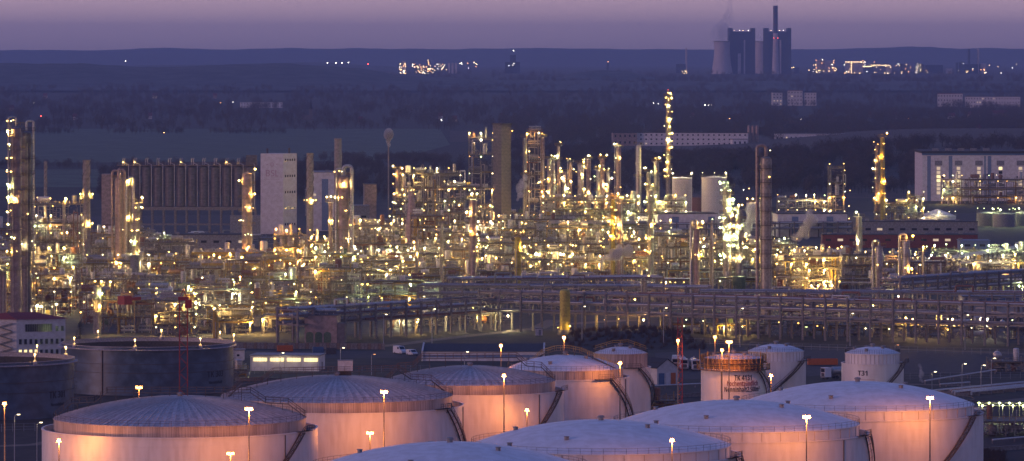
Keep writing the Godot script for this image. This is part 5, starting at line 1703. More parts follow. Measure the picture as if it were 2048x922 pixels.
	unit(1672, 445, 30, 336, 9, "narrow lamp-studded frame before the dark wooded slope", {"storey": 7.0, "lamps": 0.8})
	unit(1610, 432, 110, 398, 14, "distant low lamp-strewn unit before the wooded slope", {"lamps": 0.9, "gear": 0.8})
	unit(1790, 455, 80, 408, 12, "lamp-strewn low unit around the twin riser", {"lamps": 0.8, "gear": 0.8})
	unit(1830, 450, 30, 392, 8, "small arch-topped lamp frame right of the twin riser", {"lamps": 0.7})
	unit(1975, 408, 180, 358, 12, "long pipe-filled frame in front of the white blue-striped hall", {"lamps": 0.55, "gear": 0.8, "mat": "steel_brown"})
	unit(118, 560, 92, 407, 14, "tall left-hand frame topped by a lit fan deck", {"storey": 8.5, "lamps": 0.8, "gear": 0.7})
	unit(585, 560, 70, 470, 14, "red-lit heater frame at the foot of the straked chimney", {"lamps": 0.8, "lamp": "amber", "gear": 0.9})
	unit(735, 555, 90, 450, 12, "tall tank-and-stair frame right of the broad pink column", {"storey": 7.0, "lamps": 0.6, "gear": 0.8})
	unit(1630, 600, 90, 510, 14, "steaming amber-lit frame before the red factory hall", {"lamps": 0.9, "lamp": "warm", "gear": 0.9, "pipes": 2.0})
	unit(1580, 605, 60, 520, 12, "yellow-lit frame right of the big silver column", {"lamps": 0.8, "lamp": "warm", "mat": "steel_olive"})
	unit(1930, 560, 200, 520, 12, "long lit pipe frame before the red factory hall", {"lamps": 0.7, "gear": 0.5})
	unit(1960, 540, 190, 500, 12, "long row of greenish lamps over a pipe deck", {"lamps": 1.0, "lamp": "green", "gear": 0.4})
	unit(1220, 470, 30, 440, 9, "low frame at the foot of the yellow column", {"lamps": 0.6})
	# furnace with a cone
	var fu := thing("furnace", "cone-topped furnace with a pink drum body", "furnace", spot(823, dist(510)))
	var fs := dist(510) / F
	var fm := MB.new()
	fm.lathe([Vector2(13 * fs, 0), Vector2(13 * fs, 62 * fs), Vector2(11.5 * fs, 64 * fs), Vector2(5 * fs, 118 * fs), Vector2(5 * fs, 128 * fs), Vector2(4.2 * fs, 128 * fs)], 20)
	part(fu, "body", fm.done(), M.column_pink)
	var fr := MB.new()
	rails(fr, ring_points(13.6 * fs, 62 * fs, 0, TAU, 20), 1.2, 1.2, 0.08)
	fr.lathe([Vector2(12 * fs, 62 * fs), Vector2(13.8 * fs, 62 * fs), Vector2(13.8 * fs, 62.5 * fs), Vector2(12 * fs, 62.5 * fs)], 20)
	part(fu, "platform", fr.done(), M.steel)
	for k in 3: lamp(fu, Vector3(-4 + 4 * k, 64 * fs + 1.5, 13.2 * fs), "warm")
	# air coolers
	air_cooler(450, 560, 130, 498, "row of fan hoods lit yellow below the dark silos", {"lit": 1.0})
	air_cooler(460, 578, 120, 520, "second, lower row of round fan hoods below the silos", {"lit": 0.7})
	air_cooler(575, 560, 130, 515, "yellow-lit cooler deck below the white BSL tower", {"lit": 1.0, "lamp": "warm"})
	air_cooler(790, 562, 120, 516, "yellow-lit cooler deck right of the broad pink column", {"lit": 1.0, "lamp": "warm"})
	air_cooler(830, 535, 120, 486, "green cooler deck lit from below, under the cone-topped furnace", {"lit": 0.8, "lamp": "green", "mat": "green_sheet"})
	air_cooler(980, 525, 90, 478, "green cooler deck at the windowless tower's foot", {"lit": 0.8, "lamp": "green", "mat": "green_sheet"})
	air_cooler(1185, 510, 170, 442, "long green cooler deck under the small column cluster", {"lit": 0.9, "lamp": "green", "mat": "green_sheet"})
	air_cooler(590, 590, 110, 545, "lower lit cooler deck below the BSL tower", {"lit": 0.9})
	air_cooler(1350, 545, 110, 500, "lit cooler deck between the slim twin and the ringed grey column", {"lit": 0.9})
	# small tanks
	for q in [[213, 560, 40, 24, "pink cone-roofed tank left of its twin, below the bundled pipes", 0.5], [243, 562, 40, 24, "pink cone-roofed tank right of its twin, below the bundled pipes", 0.5], [1322, 600, 40, 22, "pink cone-roofed tank left of the slim twin column", 0.5], [1350, 600, 38, 22, "second pink cone-roofed tank beside the slim twin column", 0.5], [1622, 606, 36, 22, "pink cone-roofed tank right of the big silver column", 0.6], [1650, 604, 30, 20, "smaller pink cone-roofed tank right of the big silver column", 0.6]]:
		small_tank(q[0], q[1], q[2], q[3], q[4], "column_pink", q[5], 3, "warm")
	small_tank(1428, 455, 50, 100, "tall grey-white tank with lamps on its rim, behind the ringed column", "pipe_white", 0.12, 3, "white")
	small_tank(1364, 452, 40, 96, "narrower grey tank next to the tall white one", "pipe_white", 0.12, 2, "white")
	small_tank(1395, 425, 34, 30, "low red tank between the two tall grey-white ones", "pipe_rust", 0.1)
	small_tank(1512, 440, 38, 34, "low pale tank behind the big silver column", "pipe_white", 0.1, 4, "warm")
	small_tank(1875, 448, 74, 16, "broad low white tank with a cone roof and floodlights", "tank_white", 0.35, 5, "white")
	for q in [[1975, 452, 44, 26], [2008, 454, 46, 26], [2044, 452, 40, 26]]:
		small_tank(q[0], q[1], q[2], q[3], "grey tank with rim lamps in the row before the striped hall", "pipe_grey", 0.15, 4, "green")
	small_tank(1478, 585, 26, 32, "dark green drum-shaped tank below the brightly ringed column", "green_sheet", 0.1)
	# pipe racks
	rack([575, 686], [970, 660], 11.5, 9.0, "pipe rack leading from the pump house up to the bend", {"post": "concrete", "lamps": 0.3})
	rack([970, 660], [2120, 694], 14.0, 9.0, "long main pipe rack on concrete posts behind the lit road", {"post": "concrete", "lamps": 0.45, "tiers": [0.5, 0.72, 0.95]})
	rack([840, 628], [1420, 632], 11.0, 10.0, "second pipe rack with pale roofs behind the main one's bend", {"tiers": [0.7, 0.95], "lamps": 0.1})
	rack([900, 608], [1320, 604], 10.0, 12.0, "third pipe rack below the covered bridges", {"tiers": [0.65, 0.95], "lamps": 0.1})
	rack([1400, 636], [2120, 640], 10.0, 10.0, "second pipe rack running behind the main one's right half", {"tiers": [0.6, 0.95], "lamps": 0.2})
	rack([620, 610], [880, 612], 9.0, 8.0, "short pipe rack below the yellow-lit cooler decks", {"tiers": [0.6, 0.95], "lamps": 0.2})
	rack([1780, 620], [2120, 596], 12.0, 9.0, "pipe rack rising past the silver hooked column", {"tiers": [0.6, 0.8, 0.95], "lamps": 0.2})
	rack([1830, 570], [2120, 520], 9.0, 9.0, "high dark pipe bridge before the greenish lamps", {"tiers": [0.7, 0.95], "lamps": 0.1})
	rack([90, 580], [330, 596], 9.0, 8.0, "slanting pipe rack below the straked stacks", {"tiers": [0.7, 0.95], "lamps": 0.2})
	rack([1290, 478], [1700, 474], 8.0, 8.0, "pipe bridge before the blue-striped warehouses", {"tiers": [0.6, 0.95], "lamps": 0.1})
	rack([520, 500], [620, 500], 6.0, 6.0, "short pipe bridge at the foot of the BSL tower", {"tiers": [0.95], "lamps": 0.0})
	rack([330, 500], [520, 498], 7.0, 6.0, "pipe bridge crossing below the dark silos", {"tiers": [0.95], "lamps": 0.05})
	# pale canopy roofs over pipe ways
	for q in [[1090, 616, 130, "long pale canopy left of the covered bridges"], [1180, 606, 110, "long pale canopy in the midst of the covered bridges"], [1265, 596, 90, "pale canopy right of the covered bridges"], [1355, 588, 70, "pale canopy below the slim twin column"], [880, 632, 90, "pale canopy at the bend of the pipe racks"], [1160, 586, 100, "pale canopy below the yellow column"], [2000, 590, 130, "pale canopy over the right-hand pipe deck"], [1590, 565, 50, "pale canopy beside the steaming frame"]]:
		var cs := dist(q[1]) / F
		var cn := thing("canopy", q[3], "canopy", ground(q[0], q[1]))
		var cw: float = q[2] * cs
		bx(cn, "roof_sheet", M.pipe_white, Vector3(0, 6.1, 0), Vector3(cw, 0.15, 9.0))
		for i in 6:
			for z in [-4.0, 4.0]: bx(cn, "post", M.steel, Vector3(-cw * 0.48 + i * cw * 0.192, 3.0, z), Vector3(0.25, 6.0, 0.25))
		for i in 3:
			var mb := MB.new()
			mb.tube(Vector3(-cw * 0.5, 3.5 + i * 0.9, 2.0), Vector3(cw * 0.5, 3.5 + i * 0.9, 2.0), 0.25, 7)
			part(cn, "pipe", mb.done(), M.clad)
	# warehouses beside the plant
	var wb := thing("control_building", "flat pale metal building with blue band at the right of the racks", "building", ground(1985, 636), "", 0.03)
	flat_hall(wb, dist(636) / F * 120, 14, 7.5, M.white_sheet, M.grey_sheet)
	for k in 8: bx(wb, "wall_panel", M.blue_sheet if k % 2 else M.grey_sheet, Vector3(-8.5 + k * 2.4, 6.0, 0.04), Vector3(2.2, 2.4, 0.1))
	var low := ["pump row", "valve and pump frame", "low exchanger row", "low drum frame"]
	for k in 9:
		var x := 1365.0 + k * 82.0
		unit(x, 668.0 + k * 1.2, 70, 644.0 + k * 1.2, 6.0, unit_label(x, 668, 1, low) + " under the rack", {"lamps": 0.55, "storey": 4.0, "gear": 0.8, "fine": 40})
	for k in 4:
		var x := 800.0 + k * 60.0
		unit(x, 655.0 - k * 3, 50, 634.0 - k * 3, 6.0, unit_label(x, 655, 1, low) + " under the rack", {"lamps": 0.5, "storey": 4.0, "gear": 0.8, "fine": 40})
	fill_rows()
	back_works()

func silo_block() -> void:
	var yb := 478.0
	var s := dist(yb) / F
	var t := thing("silo_block", "row of twelve dark silos on a concrete frame with a headhouse", "silos", spot(378, dist(yb)))
	var x0 := (236 - 378) * s
	var x1 := (511 - 378) * s
	var base := (yb - 412) * s
	var top := (yb - 331) * s
	var n := 12
	for i in n:
		var x := lerpf(x0, x1, (i + 0.5) / n)
		var r := (x1 - x0) / n * 0.43
		var mb := MB.new()
		mb.lathe([Vector2(r * 0.3, base - 2.0), Vector2(r, base), Vector2(r, top - 1.0), Vector2(r * 0.4, top)], 18, Vector3(x, 0, 0))
		for k in 6: mb.lathe([Vector2(r, base + 2 + k * 2.6), Vector2(r + 0.07, base + 2.05 + k * 2.6), Vector2(r + 0.07, base + 2.2 + k * 2.6), Vector2(r, base + 2.25 + k * 2.6)], 18, Vector3(x, 0, 0))
		var sl := part(t, "silo", mb.done(), M.silo_skin)
		var pm := MB.new()
		for e in [-0.5, 0.5]:
			pm.path([Vector3(x + e, top - 0.5, 1.0), Vector3(x + e, top + 3.4, 1.0), Vector3(x + e + 0.35, top + 3.8, 1.0), Vector3(x + e + 0.5, top + 3.2, 1.0)], 0.13, 6)
		pm.path([Vector3(x + r * 1.05, base, r + 0.2), Vector3(x + r * 1.05, top + 0.6, r + 0.2), Vector3(x + 0.4, top + 1.4, 0.6)], 0.16, 6)
		part(t, "vent_pipes", pm.done(), M.clad)
		if i % 4 == 1 or i == 0: lamp(t, Vector3(x, top + 1.8, 2.2), "warm", 12.0)
	var dk := bx(t, "roof_walkway", M.steel_brown, Vector3((x0 + x1) * 0.5, top + 0.1, 0), Vector3(x1 - x0 + 1, 0.35, 5.0))
	var rl := MB.new()
	rails(rl, [Vector3(x0, top + 0.3, 2.4), Vector3(x1, top + 0.3, 2.4)], 1.2, 1.5, 0.09)
	part(t, "walkway_railing", rl.done(), M.steel_brown)
	bx(t, "support_slab", M.concrete, Vector3((x0 + x1) * 0.5, base - 1.2, 0), Vector3(x1 - x0, 1.6, 7.0))
	for i in n + 1:
		for z in [-3.0, 3.0]:
			bx(t, "support_post", M.concrete, Vector3(lerpf(x0, x1, i / float(n)), base * 0.5 - 1.0, z), Vector3(0.8, base - 2.0, 0.8))
	bx(t, "cross_beam", M.concrete, Vector3((x0 + x1) * 0.5, base * 0.45, 3.0), Vector3(x1 - x0, 0.8, 0.6))
	bx(t, "headhouse", M.column_pink, Vector3(x0 - 22 * s, (yb - 348) * s * 0.5, -1), Vector3(20 * s, (yb - 348) * s, 8))
	bx(t, "low_annex", M.grey_sheet, Vector3(x1 - 20 * s, 6.0, 2.0), Vector3(60 * s, 12.0, 5.0))
	bx(t, "tail_machine", M.silo_skin, Vector3(x1 - 8 * s, top + 2.8, 0), Vector3(22 * s, 5.0, 4.0))

func back_works() -> void:
	silo_block()
	# white BSL tower with its faded lettering
	var s := dist(468) / F
	var h := (468 - 307) * s
	var t := thing("white_tower", "white windowless tower lettered BSL in faded red beside the silos", "tower", spot(548, dist(468)))
	var fw := 46 * s
	var sw := 25 * s
	var a := Vector3(-fw * 0.5 - 1.0, 0, 0)
	var b := Vector3(fw * 0.5 - 1.0, 0, 3.0)
	var c := b + Vector3(sw, 0, -11.0)
	var d := a + (c - b)
	var mb := MB.new()
	var up := Vector3.UP * h
	mb.quad(a, b, b + up, a + up)
	mb.quad(b, c, c + up, b + up)
	mb.quad(c, d, d + up, c + up)
	mb.quad(d, a, a + up, d + up)
	mb.quad(a + up, b + up, c + up, d + up)
	part(t, "walls", mb.done(), M.white_sheet)
	var turn := atan2(-(b - a).z, (b - a).x)
	for q in [["BSL", 4.2, 0.755], ["————————", 1.0, 0.68], ["- o -", 3.4, 0.87]]:
		var tm := TextMesh.new()
		tm.text = q[0]
		var font := SystemFont.new()
		font.font_names = PackedStringArray(["Droid Sans"])
		tm.font = font
		tm.font_size = 64
		tm.pixel_size = q[1] / 60.0
		tm.depth = 0.05
		var o := part(t, "lettering", tm, M.lettering_faded, (a + b) * 0.5 + Vector3(0, h * q[2], 0) + Vector3(0, 0, 0.06), turn)
	for row in 5:
		for k in 5:
			var p := b.lerp(c, 0.16 + k * 0.17) + Vector3.UP * h * (0.12 + row * 0.2)
			bx(t, "window", M.window, p + Vector3(0.06, 0, 0.03), Vector3(1.0, 1.2, 0.12), atan2(-(c - b).z, (c - b).x))
	for x in [[-0.3, 2.6], [0.65, 2.8]]:
		var m2 := MB.new()
		m2.tube(Vector3(x[0] * fw, h - 0.1, -3), Vector3(x[0] * fw, h + x[1], -3), 0.5, 8)
		part(t, "roof_vent", m2.done(), M.stack_dark)
	# warehouses and halls: [x, ybase, width px, ytop, depth, wall, roof, label, turn]
	for q in [[650, 462, 70, 345, 30, "white_sheet", "grey_sheet", "pale flat hall between the straked chimney and the plain one", 0.0], [741, 460, 24, 369, 10, "column_pink", "concrete_dark", "narrow pink-grey block right of the broad pink column", 0.1], [716, 468, 46, 412, 14, "grey_sheet", "grey_sheet", "low grey shed right of the broad pink column", 0.1], [1375, 476, 120, 428, 26, "white_sheet", "dark_roof", "warehouse with blue doors and a dark roof behind the slim twin column", 0.06], [1625, 474, 140, 428, 26, "white_sheet", "dark_roof", "warehouse with blue panels and a dark roof right of the big silver column", 0.08], [1800, 496, 310, 470, 18, "red_wall", "dark_roof", "long low red factory hall with a dark roof", -0.02], [1840, 482, 230, 444, 24, "grey_sheet", "dark_roof", "long grey hall with a dark roof behind the red one", -0.02], [1950, 505, 60, 482, 14, "blue_sheet", "blue_sheet", "small blue-roofed shed right of the red hall", 0.0], [640, 432, 60, 380, 30, "grey_sheet", "grey_sheet", "far dark hall behind the pale flat one", 0.0], [690, 466, 50, 440, 14, "pipe_white", "grey_sheet", "low pale annex left of the narrow pink-grey block", 0.0], [780, 466, 40, 440, 12, "grey_sheet", "grey_sheet", "grey annex at the foot of the thin vent", 0.0], [420, 505, 150, 470, 18, "grey_sheet", "dark_roof", "dim long hall below the silos' concrete frame", 0.0]]:
		var sc := dist(q[1]) / F
		var w: float = q[2] * sc
		var hh: float = (q[1] - q[3]) * sc
		var b2 := thing("hall", q[7], "building", ground(q[0], q[1]), "", q[8])
		flat_hall(b2, w, q[4], hh, M[q[5]], M[q[6]])
		var n := int(w / 5.5)
		for k in n:
			if q[5] == "white_sheet" and k % 3 == 1: bx(b2, "wall_panel", M.blue_sheet, Vector3(-w * 0.5 + (k + 0.5) * w / n, hh * 0.45, 0.03), Vector3(3.4, hh * 0.88, 0.1))
			elif q[5] != "column_pink": bx(b2, "window", M.window if rng.randf() < 0.85 else M.window_dim, Vector3(-w * 0.5 + (k + 0.5) * w / n, hh * 0.62, 0.03), Vector3(2.6, 1.1, 0.1))
		for k in int(w / 9.0): bx(b2, "roof_vent", M.grey_sheet, Vector3(-w * 0.45 + k * 9.0, hh + 0.7, -q[4] * 0.4), Vector3(2.0, 0.9, 1.4))
	# the white hall with blue stripes
	var ws := dist(402) / F
	var wh := (402 - 306) * ws
	var ww := 300 * ws
	var sh := thing("striped_hall", "tall white hall with blue stripes and columns of lit windows", "building", ground(1845 + 150, 402))
	bx(sh, "walls", M.white_sheet, Vector3(0, wh * 0.5, -30), Vector3(ww, wh, 60))
	bx(sh, "roof", M.dark_roof, Vector3(0, wh + 0.5, -30), Vector3(ww + 1, 1.4, 61))
	bx(sh, "cornice", M.blue_paint, Vector3(0, wh - 0.6, 0.1), Vector3(ww + 0.6, 1.6, 0.4))
	for q in [1858, 1901, 1970, 1979, 2060, 2110]:
		bx(sh, "blue_stripe", M.blue_sheet, Vector3((q - 1995) * ws, wh * 0.47, 0.05), Vector3((7 if q != 1970 else 3) * ws, wh * 0.94, 0.14))
	for q in [1877, 1917, 1958, 2001, 2041, 2085]:
		bx(sh, "window_hood", M.grey_sheet, Vector3((q - 1995) * ws, wh * 0.79, 0.08), Vector3(15 * ws, wh * 0.1, 0.2))
		for k in 7:
			var lit := rng.randf()
			bx(sh, "window", M.window_lit if lit < 0.25 else (M.window_dim if lit < 0.75 else M.window), Vector3((q - 1995) * ws, wh * (0.68 - k * 0.085), 0.06), Vector3(7 * ws, wh * 0.06, 0.12))
	for q in [[-139, 0.3], [-110, 0.5], [-20, 0.55], [40, 0.5]]: bx(sh, "louvre", M.stack_dark, Vector3(q[0] * ws, wh * q[1], 0.06), Vector3(1.3, 1.3, 0.12))
	for k in 5: bx(sh, "roof_unit", M.grey_sheet, Vector3(-ww * 0.4 + k * 8.0, wh + 1.9, -14), Vector3(4, 1.6, 3))

# ---------------------------------------------------------------- the land behind
func ridge(called: String, d: float, deep: float, prof: Array, m: Material, rough_: float) -> void:
	# a long hill whose crest follows (x, y) pixels at the distance d; it has slopes on both sides
	var fn := FastNoiseLite.new()
	fn.seed = int(d)
	fn.frequency = 0.004
	var mb := MB.new()
	var crest := []
	var n := 220
	for i in n + 1:
		var px: float = lerpf(prof[0][0], prof[-1][0], i / float(n))
		var y: float = prof[-1][1]
		for k in prof.size() - 1:
			if px <= prof[k + 1][0]:
				var u: float = (px - prof[k][0]) / (prof[k + 1][0] - prof[k][0])
				y = lerpf(prof[k][1], prof[k + 1][1], u * u * (3.0 - 2.0 * u))
				break
		y += fn.get_noise_1d(px * 1.7) * rough_ + fn.get_noise_1d(px * 9.0 + 900.0) * rough_ * 0.4
		crest.append(point(px, y, d))
	var g := rise(d) - 1.0
	var shape := [0.0, 0.12, 0.45, 0.82, 1.0, 0.8, 0.4, 0.0]
	for i in n:
		for k in shape.size() - 1:
			var row := []
			for q in [[i, k], [i + 1, k], [i + 1, k + 1], [i, k + 1]]:
				var c: Vector3 = crest[q[0]]
				var f: float = shape[q[1]]
				row.append(Vector3(c.x, g + (c.y - g) * f, c.z + deep * (0.5 - q[1] / 7.0) + deep * 0.07))
			mb.quad(row[0], row[1], row[2], row[3])
	struct_(called, mb.done(), m)

func tree_mesh(sd: int, h: float) -> ArrayMesh:
	# a leafless crown of fine twigs over a forked trunk
	var r := RandomNumberGenerator.new()
	r.seed = sd
	var mb := MB.new()
	mb.tube(Vector3.ZERO, Vector3(0, h * 0.45, 0), h * 0.025, 5, h * 0.015)
	for i in 5:
		var a := r.randf() * TAU
		mb.tube(Vector3(0, h * r.randf_range(0.25, 0.45), 0), Vector3(sin(a) * h * 0.22, h * r.randf_range(0.6, 0.85), cos(a) * h * 0.22), h * 0.012, 4, h * 0.004)
	for i in 130:
		var u := Vector3(r.randfn(), r.randfn(), r.randfn()).normalized() * pow(r.randf(), 0.4)
		var p := Vector3(u.x * h * 0.34, h * 0.6 + u.y * h * 0.38, u.z * h * 0.34)
		var q := Vector3(r.randf_range(-1, 1), r.randf_range(-0.2, 1.2), r.randf_range(-1, 1)).normalized() * h * r.randf_range(0.05, 0.13)
		var s := q.cross(Vector3(r.randf(), r.randf(), r.randf())).normalized() * h * r.randf_range(0.012, 0.03)
		mb.tri(p - s, p + s, p + q)
	return mb.done()

func wood(called: String, label: String, m: Material, areas: Array, count: int, h: float) -> void:
	# areas: [x0, x1, y0, y1] in ground pixels
	var mm := MultiMesh.new()
	mm.transform_format = MultiMesh.TRANSFORM_3D
	mm.mesh = tree_mesh(called.hash() & 0xfff, h)
	mm.instance_count = count
	var fn := FastNoiseLite.new()
	fn.seed = 5
	fn.frequency = 0.012
	var i := 0
	var tries := 0
	while i < count:
		var a: Array = areas[rng.randi_range(0, areas.size() - 1)]
		var px := rng.randf_range(a[0], a[1])
		var py := rng.randf_range(a[2], a[3])
		tries += 1
		if tries < count * 20 and fn.get_noise_2d(px, py * 4.0) < -0.12: continue
		var p := ground(px, py)
		p.y = rise(-p.z) - 0.2 + (a[4] if a.size() > 4 else 0.0) * hill_height(px, py)
		mm.set_instance_transform(i, Transform3D(Basis(Vector3.UP, rng.randf() * TAU).scaled(Vector3(1, rng.randf_range(0.8, 1.2), 1) * rng.randf_range(0.6, 1.25)), p))
		i += 1
	var o := MultiMeshInstance3D.new()
	o.name = numbered(called)
	o.multimesh = mm
	o.material_override = m
	o.set_meta("kind", "stuff")
	add_child(o)
	tag(o, label, "wood")

func hill_height(px: float, py: float) -> float:
	# the long spoil bank on the right: 0 at its foot (y 385), 13 m on top
	var u := smoothstep(1330.0, 1900.0, px)
	var d := dist(py)
	return 15.0 * u * smoothstep(3350.0, 4150.0, d) * (1.0 - smoothstep(5000.0, 6000.0, d))

func far_lamp(px: float, py: float, d: float, kind: String, label: String, r := 0.0) -> void:
	var p := point(px, py, d)
	var foot := rise(d)
	var t := thing("distant_lamp", label, "lamp", Vector3(p.x, foot, p.z), "distant lamps in the plain")
	var h := maxf(3.0, p.y - foot)
	if r == 0.0: r = d * 0.00007
	bx(t, "pole", M.stack_dark, Vector3(0, h * 0.5, 0), Vector3(0.15, h, 0.15))
	var mb := MB.new()
	mb.lathe([Vector2(0, -r), Vector2(r * 0.8, -r * 0.5), Vector2(r, 0), Vector2(r * 0.7, r * 0.7), Vector2(0, r)], 8)
	part(t, "lamp", mb.done(), M["far_lamp_" + kind], Vector3(0, h, 0))

func far_block(t: Node3D, called: String, m: Material, d: float, px0: float, px1: float, ytop: float, deep: float) -> void:
	var a := point(px0, ytop, d)
	var b := point(px1, ytop, d)
	var g := rise(d)
	bx(t, called, m, Vector3((a.x + b.x) * 0.5 - t.position.x, (a.y - g) * 0.5, 0), Vector3(b.x - a.x, a.y - g, deep))

func lamps_on(t: Node3D, d: float, list: Array) -> void:
	# lamps of a distant works, each given by its pixel and colour
	var mesh := MB.new()
	var r := d * 0.000055
	mesh.lathe([Vector2(0, -r), Vector2(r, 0), Vector2(0, r)], 6)
	var me := mesh.done()
	for q in list:
		var p := point(q[0], q[1], d)
		part(t, "lamp", me, M["far_lamp_" + q[2]], Vector3(p.x - t.position.x, p.y - t.position.y, 16.0))

func power_station() -> void:
	var d := 15200.0
	var g := rise(d)
	var k := d / F
	# cooling towers
	for q in [[1444, 21, "pink cooling tower left of the boiler houses", 0], [1522, 17, "cooling tower between the two boiler houses", 260]]:
		var t := thing("cooling_tower", q[2], "cooling tower", spot(q[0], d + q[3]) + Vector3.UP * g, "cooling towers of the distant power station")
		var h := (148 - 82) * k
		var rows := []
		for i in 13:
			var u := i / 12.0
			rows.append(Vector2(q[1] * k * (0.74 + 0.30 * pow(absf(u - 0.78) / 0.78, 1.7)), u * h))
		var mb := MB.new()
		mb.lathe(rows, 40)
		part(t, "shell", mb.done(), M.cooling_shell)
		var rim := MB.new()
		var rt: float = rows[-1].x
		rim.lathe([Vector2(rt + 1.5, h - 3), Vector2(rt + 1.5, h), Vector2(rt - 1.5, h), Vector2(rt - 1.5, h - 8)], 40)
		part(t, "rim", rim.done(), M.concrete)
	for q in [[1458, 1511, "left dark blue boiler house with two stair towers"], [1530, 1583, "right dark blue boiler house behind the chimney"]]:
		var t := thing("boiler_house", q[2], "power station", spot((q[0] + q[1]) * 0.5, d + 60) + Vector3.UP * g, "boiler houses of the distant power station")
		far_block(t, "house", M.boiler_blue, d, q[0] + 3, q[1] - 2, 63, 90)
		far_block(t, "stair_tower", M.boiler_blue, d - 1, q[0], q[0] + 8, 56, 97)
		far_block(t, "stair_tower", M.boiler_blue, d - 1, q[1] - 7, q[1], 56, 97)
		far_block(t, "lift_shaft", M.cooling_shell, d - 2, q[0] + 30, q[0] + 33, 80, 99)
		far_block(t, "coal_bunker", M.cooling_shell, d - 3, q[0] + 18, q[0] + 24, 107, 110)
		var l := []
		for i in 4: l.append([q[0] + 11 + i * 9.0 + rng.randf() * 3, 60.8, "white" if i % 2 else "warm"])
		lamps_on(t, d, l)
	var ch := thing("tall_chimney", "tall distant chimney banded dark above, in front of the right boiler house", "chimney", spot(1551, d - 120) + Vector3.UP * g)
	var hc := (148 - 12) * k
	var mb := MB.new()
	mb.lathe([Vector2(7.2 * k, 0), Vector2(5.4 * k, hc * 0.36), Vector2(4.6 * k, hc * 0.6)], 24)
	part(ch, "lower_shaft", mb.done(), M.cooling_shell)
	var m2 := MB.new()
	m2.lathe([Vector2(4.6 * k, hc * 0.6), Vector2(4.6 * k, hc), Vector2(3.8 * k, hc), Vector2(3.8 * k, hc - 6)], 24)
	part(ch, "upper_shaft", m2.done(), M.boiler_blue)
	for y in [0.52, 0.72, 0.8, 0.88, 0.97]:
		var m3 := MB.new()
		m3.lathe([Vector2(4.7 * k, hc * y), Vector2(5.5 * k, hc * y), Vector2(5.5 * k, hc * y + 2), Vector2(4.7 * k, hc * y + 2)], 24)
		part(ch, "gallery", m3.done(), M.red_roof)
	lamps_on(ch, d - 120, [[1547, 76, "red"], [1555, 76, "red"]])

func far_works() -> void:
	var d := 15600.0
	var g := rise(d)
	var sets := [
		["distant works at the power station's feet, strewn with small lamps", [[1478, 1490, 138], [1515, 1520, 120], [1522, 1534, 118], [1588, 1598, 135]], [1440, 1640, 128, 150], 46],
		["distant dark frame with a lamp-lined roof right of the power station", [[1632, 1668, 121], [1640, 1650, 118]], [1628, 1672, 118, 148], 20],
		["distant lamp-strewn works with a T-shaped row of lights", [[1690, 1725, 122], [1730, 1745, 130], [1772, 1782, 134]], [1686, 1800, 121, 158], 54],
		["distant works glowing around a pink block", [[1800, 1815, 128], [1838, 1848, 128], [1850, 1885, 130]], [1790, 1856, 126, 158], 46],
		["distant works with pale towers and twin slim chimneys", [[1892, 1904, 137], [1918, 1928, 124], [1912, 1915, 125], [1930, 1960, 128], [1962, 1972, 127], [1936.5, 1939.5, 97], [1955, 1957.5, 97]], [1890, 2040, 122, 156], 30],
		["far-off refinery glittering on the left of the plain", [[805, 812, 122], [828, 834, 128], [855, 860, 122], [896, 900, 126], [903, 907, 126], [910, 914, 126]], [797, 950, 118, 148], 0],
		["faint far building with a lamp on its tower", [[1010, 1040, 124], [1020, 1032, 110]], [1015, 1042, 126, 132], 3],
		["small distant shaft tower with a lamp-lined base", [[1352, 1372, 128], [1371, 1374, 96]], [1350, 1374, 145, 147], 6],
		["slim distant water tower with one bright lamp", [[1213, 1218, 126]], [1215, 1217, 123, 124], 1]]
	for q in sets:
		var b: Array = q[1]
		var t := thing("distant_works", q[0], "factory", spot((b[0][0] + b[0][1]) * 0.5, d) + Vector3.UP * g, "distant works on the horizon")
		for e in b: far_block(t, "block", M.cooling_shell if rng.randf() < 0.45 else M.boiler_blue, d, e[0], e[1], e[2], 30)
		var r: Array = q[2]
		var l := []
		for i in q[3]:
			var y := rng.randf_range(r[2], r[3])
			if rng.randf() < 0.5: y = lerpf(y, r[3] - 6, 0.7)
			l.append([rng.randf_range(r[0], r[1]), y, ["warm", "warm", "white", "orange", "warm"][rng.randi_range(0, 4)]])
		if "T-shaped" in q[0]:
			for i in 12: l.append([1690 + i * 3, 124, "warm"])
			for i in 8: l.append([1702, 127 + i * 3.6, "warm"])
			for i in 9: l.append([1726 + i * 2.0, 133, "warm"])
			for i in 14: l.append([1742 + i * 2.8, 130 + (i % 2), "warm"])
		if "far-off refinery" in q[0]:
			for e in [[798, 812, 126, 147, 24], [824, 832, 127, 136, 8], [832, 872, 130, 147, 46], [874, 894, 128, 140, 14], [856, 858, 119, 130, 5], [914, 926, 124, 130, 5], [934, 954, 123, 137, 7]]:
				for i in e[4]: l.append([rng.randf_range(e[0], e[1]), rng.randf_range(e[2], e[3]), ["warm", "warm", "white", "orange"][rng.randi_range(0, 3)]])
		lamps_on(t, d, l)

